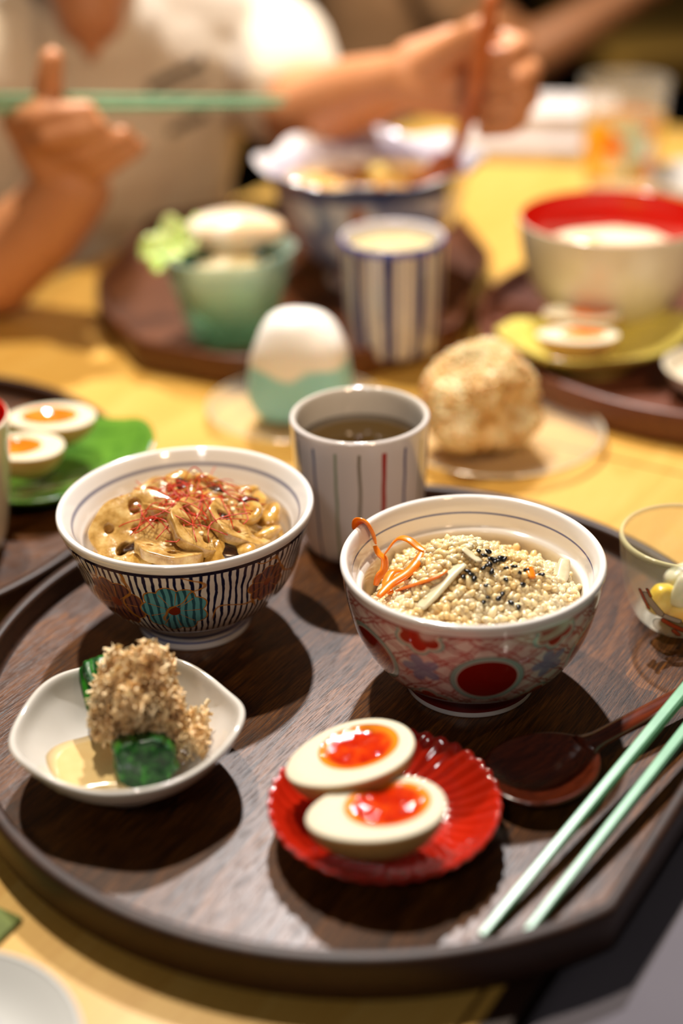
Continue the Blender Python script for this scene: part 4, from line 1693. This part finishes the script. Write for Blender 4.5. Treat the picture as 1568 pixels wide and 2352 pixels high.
curl_leaf('pale green lettuce leaf sticking out left of the green glass dish', 'lettuce_leaf', (GG[0] - 3.7, GG[1] - 0.4, GG[2] + 6.9), 2.5, plain('lettuce', '#b4cf6a', 0.35, '#d2e09a', 0.6, sss=0.2, ssss=0.004), 2, (0.3, -0.5, 0.6))
curl_leaf('dark green seaweed leaf at the left inside the green glass dish', 'seaweed_leaf', (GG[0] - 2.2, GG[1] - 2.4, GG[2] + 5.9), 1.5, plain('seaweed', '#0d3a24', 0.3), 5, (0.9, -0.2, 0.2))
curl_leaf('dark green seaweed leaf at the right inside the green glass dish', 'seaweed_leaf', (GG[0] + 3.0, GG[1] - 1.6, GG[2] + 6.2), 1.4, plain('seaweed', '#0d3a24', 0.3), 6, (0.8, 0.3, 0.9))
for i, (nm, lab, cat_, x, y, z, s, m_) in enumerate([
        ('poached_egg', 'white poached egg heaped on top of the green glass dish', 'egg', 0.6, 0.6, 7.9, (3.6, 2.8, 1.5), plain('egg_white_soft', '#efe3cf', 0.3, '#e8c79c', 0.35, sss=0.2, ssss=0.005)),
        ('tofu_piece', 'creamy tofu layer below the egg in the green glass dish', 'tofu', 0.3, -0.8, 5.9, (3.3, 2.9, 1.1), plain('tofu', '#dccba4', 0.4, '#cdb680', 0.6)),
        ('corn_salad', 'yellow and pale salad at the bottom of the green glass dish', 'salad', 0.2, -0.4, 2.9, (2.9, 2.7, 1.9), plain('salad', '#d9d08a', 0.4, '#a8c878', 0.5))]):
    v, f = ball(*s, 26, 16)
    o = new_obj(nm, displaced(v, 0.35, 0.5, i * 5), f, m_, loc=(GG[0] + x, GG[1] + y, GG[2] + z))
    tag(o, lab, cat_)

# ------------------------------------------------------------------ right tray: red lined bowl, leaf dish with eggs, pale dish
RB = (20.2, 100.2, FL)
vessel('soup_bowl', 'cream bowl with bright red lacquer inside on the right tray', 'bowl', RB,
       [(2.4, 0.9), (3.2, 1.1), (5.0, 2.5), (6.1, 4.6), (6.6, 7.0), (6.75, 8.4), (6.68, 8.62)],
       [(6.68, 8.62), (6.55, 8.5), (6.4, 7.0), (5.8, 4.6), (4.6, 2.6), (2.6, 1.5), (0, 1.3)],
       mat('cream_glaze'), mat('red_lacquer'),
       [(2.3, 1.0), (2.45, 0.05), (2.6, 0.0), (2.75, 0.05), (2.7, 1.0)], mat('cream_glaze'))
v, f, _ = lathe([(5.6, 4.6), (5.95, 5.6), (5.0, 6.2), (3.5, 6.5), (1.6, 6.7), (0, 6.75)], 60)
tag(new_obj('rice_porridge', displaced(v, 0.18, 0.7, 2), f, plain('porridge', '#efe8cc', 0.3, '#e6dcb4', 0.6), loc=RB), 'white porridge filling the red lined bowl', 'porridge')
for i, (x, y) in enumerate([(-1.9, -0.6), (-1.5, 0.2), (-2.3, 0.3), (-1.2, -0.9)]):
    v, f = ball(0.55, 0.4, 0.14, 12, 6)
    o = new_obj('green_onion', v, f, plain('green_onion', '#b4c83c', 0.3), loc=(RB[0] + x, RB[1] + y, RB[2] + 6.8))
    tag(o, 'green onion slice on the porridge in the red lined bowl', 'onion', 'green onion slices on the porridge')
leaf_dish('yellow green leaf shaped dish on the right tray holding two egg halves', (17.9, 92.8, FL), 0.16, 6.9, 4.6, mat('leaf_yellow_glaze'), 2.5)
egg_half('egg half at the back of the yellow leaf dish, under the red lined bowl', (17.3, 94.2, FL + 3.6), -0.1, (-0.05, 0), 2.8, 1.9, yo=(0.6, 0.1), yr=(1.5, 1.2), ym='yolk_orange')
egg_half('egg half at the front of the yellow leaf dish on the right tray', (16.4, 90.6, FL + 3.4), -0.06, (-0.05, 0), 2.8, 1.9, yo=(0.4, 0.1), yr=(1.5, 1.2), ym='yolk_orange')
v, f, _ = lathe(spline([(0, 0.2), (1.5, 0.2), (1.7, 0.0), (2.0, 0.3), (3.2, 1.2), (3.7, 2.1), (3.6, 2.2)], 4) + spline([(3.6, 2.2), (3.4, 2.0), (2.6, 1.1), (0, 0.7)], 4)[1:], 70)
tag(new_obj('small_dish', v, f, mat('cream_glaze'), loc=(25.4, 87.3, FL)), 'small cream dish cut off by the right edge of the picture', 'dish')

# ------------------------------------------------------------------ tumbler, napkins and plate at the far right of the table
TB = (29.2, 143.0, 0)
vessel('tumbler', 'clear glass tumbler printed with orange and yellow flowers', 'glass', TB,
       [(0, 0.2), (3.0, 0.1), (3.3, 0.05), (3.5, 0.5), (3.9, 4.0), (4.25, 9.6), (4.3, 10.4), (4.22, 10.5)],
       [(4.22, 10.5), (4.12, 10.4), (4.05, 9.6), (3.7, 4.0), (3.3, 1.2), (0, 1.0)],
       mat('painted_tumbler'), mat('clear_glass'), seg=72)
napkin_m = plain('napkin_white', '#ddd3cc', 0.85, '#d2c6be', 0.4)
t = thing('napkin_stack', 'stack of white paper napkins at the far right of the table', 'napkins', (24.5, 160.5, 1.6), -0.22)
for i in range(5):
    v, f = boxm(-7.6 + 0.15 * i, 7.6 - 0.1 * i, -5 + 0.1 * i, 5, i * 0.55, i * 0.55 + 0.5)
    new_obj('napkin', v, f, napkin_m, t, smooth=False)
t = thing('napkin_tray', 'low grey lidded box under the white napkins', 'box', (24.3, 158.5, 0), -0.22)
new_obj('box_body', *prism([(-9.5, -6.5), (9.5, -6.5), (9.5, 7), (-9.5, 7)], 0, 0.8), plain('grey_card', '#b9aea6', 0.6), t, smooth=False)
new_obj('box_lid', *prism([(-9.7, -6.7), (9.7, -6.7), (9.7, 7.2), (-9.7, 7.2)], 0.85, 1.6, 0.1), plain('grey_card', '#b9aea6', 0.6), t, smooth=False)
v, f, _ = lathe(spline([(0, 0.2), (3.4, 0.2), (3.7, 0.0), (4.0, 0.2), (6.0, 1.0), (7.0, 1.9), (6.9, 2.05)], 4) + spline([(6.9, 2.05), (6.6, 1.85), (5.0, 0.9), (0, 0.7)], 4)[1:], 80)
tag(new_obj('side_plate', v, f, mat('white_glaze'), loc=(38.0, 137.5, 0)), 'white plate beside the printed tumbler at the right edge', 'plate')

# ------------------------------------------------------------------ plate and napkin at the lower left
v, f, _ = lathe(spline([(0, 0.25), (2.4, 0.25), (2.6, 0.0), (2.9, 0.25), (4.4, 0.95), (5.1, 1.75), (5.0, 1.88)], 4) + spline([(5.0, 1.88), (4.8, 1.72), (3.6, 0.95), (2.4, 0.7), (0, 0.65)], 4)[1:], 90)
tag(new_obj('saucer', v, f, mat('blue_rim_plate'), loc=(-14.3, 33.3, 0)), 'white saucer with faint blue painted ring at the lower left corner', 'saucer')
v, f = boxm(-5, 5, -4, 4, 0.0, 0.25)
o = new_obj('folded_napkin', v, f, plain('green_cloth', '#6a7438', 0.9, '#5c6632', 0.8), loc=(-18.9, 39.3, 0), smooth=False)
o.rotation_euler = (0, 0, ANG + 0.05)
add_mod(o, 'BEVEL', width=0.08 * CM, segments=2)
tag(o, 'folded green cloth napkin behind the saucer at the left edge', 'napkin')

# ------------------------------------------------------------------ grey bench and cushion beside the table
t = thing('bench', 'dark wooden bench below the grey cushion at the lower right', 'bench', (7.5, 35.8, -73), ANG)
new_obj('seat', *boxm(-60, 90, -42, -3, 38, 42), mat('dark_edging'), t, smooth=False)
for s_ in (-56, 82):
    for q in (-39, -8):
        new_obj('leg', *boxm(s_, s_ + 4, q, q + 4, 0, 38), mat('dark_edging'), t, smooth=False)
v, f = boxm(-40, 40, -26, 1.6, 0, 30.7)
b = new_obj('cushion', v, f, mat('grey_fabric'), loc=(7.5, 35.8, -31))
b.rotation_euler = (0, 0, ANG)
add_mod(b, 'BEVEL', width=0.9 * CM, segments=4)
bake(b)
tag(b, 'tall grey cushion against the table edge at the lower right', 'cushion')

# ------------------------------------------------------------------ the person across the table
P0 = (-20.0, 138.0, 0.0)
PRINT = (7.0, 13.2)


def rel(ch):
    return [(x - P0[0], y - P0[1], z - P0[2], r) for x, y, z, r in ch]


skin = []
# forearm and fist on the right of the picture
skin += [rel([(-6, 139, 15, 5.0), (-3.6, 131.0, 12.0, 4.2), (-1.2, 125, 12.2, 3.6), (2.0, 120, 14.6, 3.1), (6.2, 114.0, 17.0, 2.3)])]
KN = ((12.4, 113.4, 19.9, 1.0), (13.1, 112.6, 18.2, 1.05), (13.0, 111.8, 16.5, 1.0), (12.3, 111.0, 15.1, 0.85))
for kx, ky, kz, q in KN:
    skin += [rel([(6.6, 113.7 + (kz - 17) * 0.2, 17.1 + (kz - 17) * 0.3, 2.0), (9.5, 113.0 + (kz - 17) * 0.35, 17.2 + (kz - 17) * 0.7, 1.7), (kx, ky, kz, 1.25)])]
    skin += [rel([(kx, ky, kz, 1.15 * q), (kx + 2.1, ky - 1.9, kz - 0.2, 0.98 * q), (kx + 0.9, ky - 3.6, kz - 0.5, 0.9 * q), (kx - 0.8, ky - 3.3, kz - 0.7, 0.8 * q)])]
skin += [rel([(7.8, 112.8, 18.2, 1.7), (9.4, 110.6, 19.9, 1.3), (10.9, 109.2, 21.2, 1.1), (12.0, 108.9, 21.7, 0.95)])]
# forearm and hand on the left of the picture
skin += [rel([(-42, 138, 15, 5.0), (-40, 127, 8, 4.6), (-34, 112, 2.2, 4.3), (-27.0, 109.0, 4.6, 3.9), (-22.5, 107.8, 8.0, 3.3), (-19.6, 107.2, 11.0, 2.8)])]
for kx, ky, kz in ((-23.2, 106.6, 16.3), (-22.3, 106.2, 14.8), (-20.8, 106.0, 13.6), (-19.3, 106.2, 12.6)):
    skin += [rel([(-19.6, 107.2, 11.2, 2.5), ((kx - 20) / 2, 106.9, (kz + 11.6) / 2, 1.9), (kx, ky, kz, 1.2)])]
skin += [rel([(-23.2, 106.6, 16.3, 1.1), (-21.2, 104.4, 17.0, 1.0), (-18.9, 104.2, 17.3, 0.9), (-17.6, 104.4, 17.3, 0.85)]),
         rel([(-22.3, 106.2, 14.8, 1.1), (-20.4, 104.0, 15.7, 1.0), (-18.2, 103.9, 16.1, 0.95), (-17.0, 104.3, 16.3, 0.85)]),
         rel([(-20.8, 106.0, 13.6, 1.05), (-18.2, 104.6, 14.2, 0.98), (-16.2, 104.9, 15.0, 0.9), (-15.2, 105.5, 15.3, 0.8)]),
         rel([(-19.3, 106.2, 12.6, 0.95), (-17.2, 105.3, 12.9, 0.88), (-15.4, 105.7, 13.8, 0.8), (-14.4, 106.2, 14.3, 0.72)]),
         rel([(-20.4, 107.2, 14.0, 1.5), (-20.6, 106.0, 17.0, 1.2), (-20.3, 105.4, 19.4, 1.05), (-19.8, 105.2, 20.9, 0.9)])]
# neck and head
skin += [rel([(-20.3, 126.2, 17.4, 0.6), (-20.3, 127.8, 20.6, 3.0), (-20.5, 130.0, 25, 4.8), (-20.5, 130, 30, 5.4), (-20.5, 128.5, 35, 5.6)]),
         rel([(-20.5, 124.5, 36.5, 4.6), (-20.5, 127.5, 42, 7.6), (-20.5, 129.5, 46.5, 8.2), (-20.5, 130, 50, 7.6)]),
         rel([(-20.5, 119.8, 41.5, 0.9), (-20.5, 119.2, 39.9, 1.2)]),
         rel([(-28.3, 129.5, 42.5, 1.3), (-28.6, 130, 45, 1.5)]), rel([(-12.7, 129.5, 42.5, 1.3), (-12.4, 130, 45, 1.5)]),
         rel([(-22.5, 120.6, 37.2, 0.8), (-20.5, 120.0, 37.0, 0.9), (-18.5, 120.6, 37.2, 0.8)])]
# trunk and legs under the clothes keep the figure whole
skin += [rel([(-20.5, 134, 23, 4.0), (-22, 138, 11, 7.5), (-24, 142, -4, 10), (-25, 146, -20, 11)]), rel([(-6, 139, 15, 5.0), (-21, 137, 15, 7), (-42, 138, 15, 5.0)]),
         rel([(-30, 146, -22, 8), (-25, 112, -20, 6), (-26, 116, -66, 4)]), rel([(-18, 146, -22, 8), (-8, 116, -20, 6), (-9, 120, -66, 4)])]
person = organic('person', skin, 0.32, 3, mat('skin'))
person.location = Vector(P0) * CM
tag(person, 'person in a pale printed shirt holding green chopsticks and a wooden spoon', 'person')
shirt_ch = [rel([(-20.5, 133.2, 17.0, 6.8), (-21.5, 135.5, 9, 10.2), (-24, 141, -4, 12), (-25, 146, -20, 12.5)]),
            rel([(-13.5, 136, 13.5, 6.9), (-17.5, 139, 3, 7.6), (-19, 144, -14, 9)]), rel([(-30, 135.5, 14.5, 8.0), (-31, 139, 2, 9.5), (-31, 145, -14, 10)]),
            rel([(-22, 137, 19.0, 5.5), (-9, 138.0, 15.6, 6.2), (-5.2, 137.0, 14.8, 5.8), (-4.0, 131.5, 12.8, 5.5)]),
            rel([(-20, 137, 19.0, 5.5), (-34, 138, 16.5, 6.5), (-41, 137.5, 15, 6.2), (-40.2, 129, 10, 5.9)])]
shirt = organic('shirt', shirt_ch, 0.5, 6, mat('shirt'), person)
v = None
trs = organic('trousers', [rel([(-30, 146, -22, 10.5), (-25, 112, -19, 7.6), (-26, 115, -60, 5.6)]), rel([(-18, 146, -22, 10.5), (-8, 116, -19, 7.6), (-9, 119, -60, 5.6)]), rel([(-30, 147, -22, 11), (-18, 147, -22, 11)])], 0.7, 4, plain('dark_trousers', '#1c1d22', 0.9), person)
hair = organic('hair', [rel([(-20.5, 131.5, 52, 7.4), (-20.5, 134.5, 47, 7.6), (-20.5, 136, 41, 5.5)]), rel([(-25, 127, 53.5, 4), (-20.5, 125.5, 54, 4), (-16, 127, 53.5, 4)]), rel([(-27, 132, 48, 3.2), (-27.4, 133, 42, 2.4)]), rel([(-14, 132, 48, 3.2), (-13.6, 133, 42, 2.4)])], 0.5, 4, plain('dark_hair', '#120c09', 0.5), person)
for sx in (-1, 1):
    v, f = ball(1.1, 0.5, 0.55, 14, 10)
    new_obj('eye', v, f, plain('eye_dark', '#20140e', 0.2), person, loc=(-20.5 + sx * 3.1 - P0[0], 120.5 - P0[1], 43.8))

# chopsticks in the hand, nearly level
chopstick('mint green chopstick held in the hand at upper left, the upper one', (-3.2, 106.0, 17.5), (-27.5, 105.4, 18.4), 'mint green chopsticks in the hand', 0.15, 0.36)
chopstick('mint green chopstick held in the hand at upper left, the lower one', (-3.6, 106.4, 17.0), (-27.5, 105.8, 17.4), 'mint green chopsticks in the hand', 0.15, 0.36)
# wooden spoon in the fist
t = thing('wooden_spoon', 'reddish wooden spoon held upright in the fist over the noodle bowl', 'spoon', (9.3, 112.2, 10.4))
sm = plain('red_spoon_wood', '#c06a34', 0.35, '#a8562a', 1.0)
v, f = tube(spline([(0, -0.6, 0.4), (0.7, -2.2, 3.0), (1.4, -4.2, 6.5), (2.0, -4.6, 10.0), (2.7, -4.2, 13.8)], 5), [0.5, 0.52, 0.55] + [0.58] * 18, 10, 0.7)
new_obj('handle', v, f, sm, t)
v, f = ball(1.7, 0.6, 2.4, 20, 12, (-0.3, 0.3, -1.2))
v = [(x, y + 0.25 * (1 - (x / 1.7) ** 2), z) for x, y, z in v]
new_obj('spoon_bowl', v, f, sm, t)

# stool carrying the person
t = thing('stool', 'dark wooden stool hidden behind the table under the seated person', 'stool', (-24, 148, -73), 0.3)
new_obj('seat', *prism(disc(17, 40), 36, 39.5, 0.5), mat('dark_edging'), t)
for sx in (-1, 1):
    for sy in (-1, 1):
        v, f = tube([(sx * 11, sy * 11, 0), (sx * 9, sy * 9, 36)], 1.6, 10)
        new_obj('leg', v, f, mat('dark_edging'), t)

# ------------------------------------------------------------------ a diner in the background
Q0 = (10.0, 214.0, 0.0)


def relq(ch):
    return [(x - Q0[0], y - Q0[1], z - Q0[2], r) for x, y, z, r in ch]


p2 = organic('person', [relq([(14, 206, 16, 4.5), (19, 201, 7.5, 4.4), (26.5, 199, 1.8, 3.8), (33, 199, 5.2, 3.4), (40.5, 200, 9.4, 2.7), (45, 200.5, 12, 2.6)]),
                        relq([(45, 200.5, 12, 2.4), (48.5, 200.5, 14.2, 2.0)])] +
             [relq([(48, 200.5 + dy, 14.0, 1.4), (51, 199.5 + dy, 15.8, 1.0), (52.2, 198.2 + dy, 14.6, 0.85)]) for dy in (-2.2, -0.8, 0.7, 2.1)] +
             [relq([(46.5, 199, 13.4, 1.3), (48.5, 197.4, 15.2, 1.0), (50.5, 197, 15.6, 0.85)]),
              relq([(12, 214, 34, 5.0), (12, 214, 22, 8), (10, 216, 0, 11), (8, 218, -26, 11)]), relq([(14, 206, 16, 4.5), (10, 216, 19, 6), (6, 228, 16, 4.5), (14, 232, 0, 4)]),
              relq([(14, 212, 39, 6.8), (13, 213.5, 45, 8), (12.5, 214, 49, 7.4)]), relq([(20.5, 211, 43, 1.2), (21, 211, 41.5, 1.3)]), relq([(12, 205.8, 43, 1.3), (12, 205.8, 45, 1.4)]),
              relq([(8, 213, -26, 9), (40, 210, -24, 6.5), (38, 210, -67, 4.5)]), relq([(8, 225, -26, 9), (40, 228, -24, 6.5), (38, 228, -67, 4.5)])], 0.55, 3, mat('skin'))
p2.location = Vector(Q0) * CM
tag(p2, 'second diner in a beige top with bent arm, in the dark background', 'person')
organic('shirt', [relq([(12, 214, 24, 7.5), (10, 216, 8, 12), (8, 218, -24, 12.5)]), relq([(11, 214, 19, 7.5), (14, 206, 15.5, 6.2), (18.2, 202, 8.8, 5.6)]), relq([(9, 218, 19, 7.5), (6, 228, 15, 6), (11, 231, 5, 5.4)])], 0.8, 5, plain('beige_top', '#a98460', 0.9, '#9a7754', 0.3), p2)
organic('trousers', [relq([(8, 213, -26, 10.5), (40, 210, -24, 7.6), (38, 210, -60, 5.8)]), relq([(8, 225, -26, 10.5), (40, 228, -24, 7.6), (38, 228, -60, 5.8)])], 0.9, 4, plain('dark_trousers', '#1c1d22', 0.9), p2)
organic('hair', [relq([(11, 215, 52, 7.4), (9, 215.5, 47, 7.6), (7.5, 215.5, 41, 5.5)])], 0.8, 4, plain('dark_hair', '#120c09', 0.5), p2)
t = thing('stool', 'dark wooden stool under the second diner in the background', 'stool', (8, 219, -73), 0.3)
new_obj('seat', *prism(disc(17, 40), 33, 36.5, 0.5), mat('dark_edging'), t)
for sx in (-1, 1):
    for sy in (-1, 1):
        v, f = tube([(sx * 11, sy * 11, 0), (sx * 9, sy * 9, 33)], 1.6, 10)
        new_obj('leg', v, f, mat('dark_edging'), t)
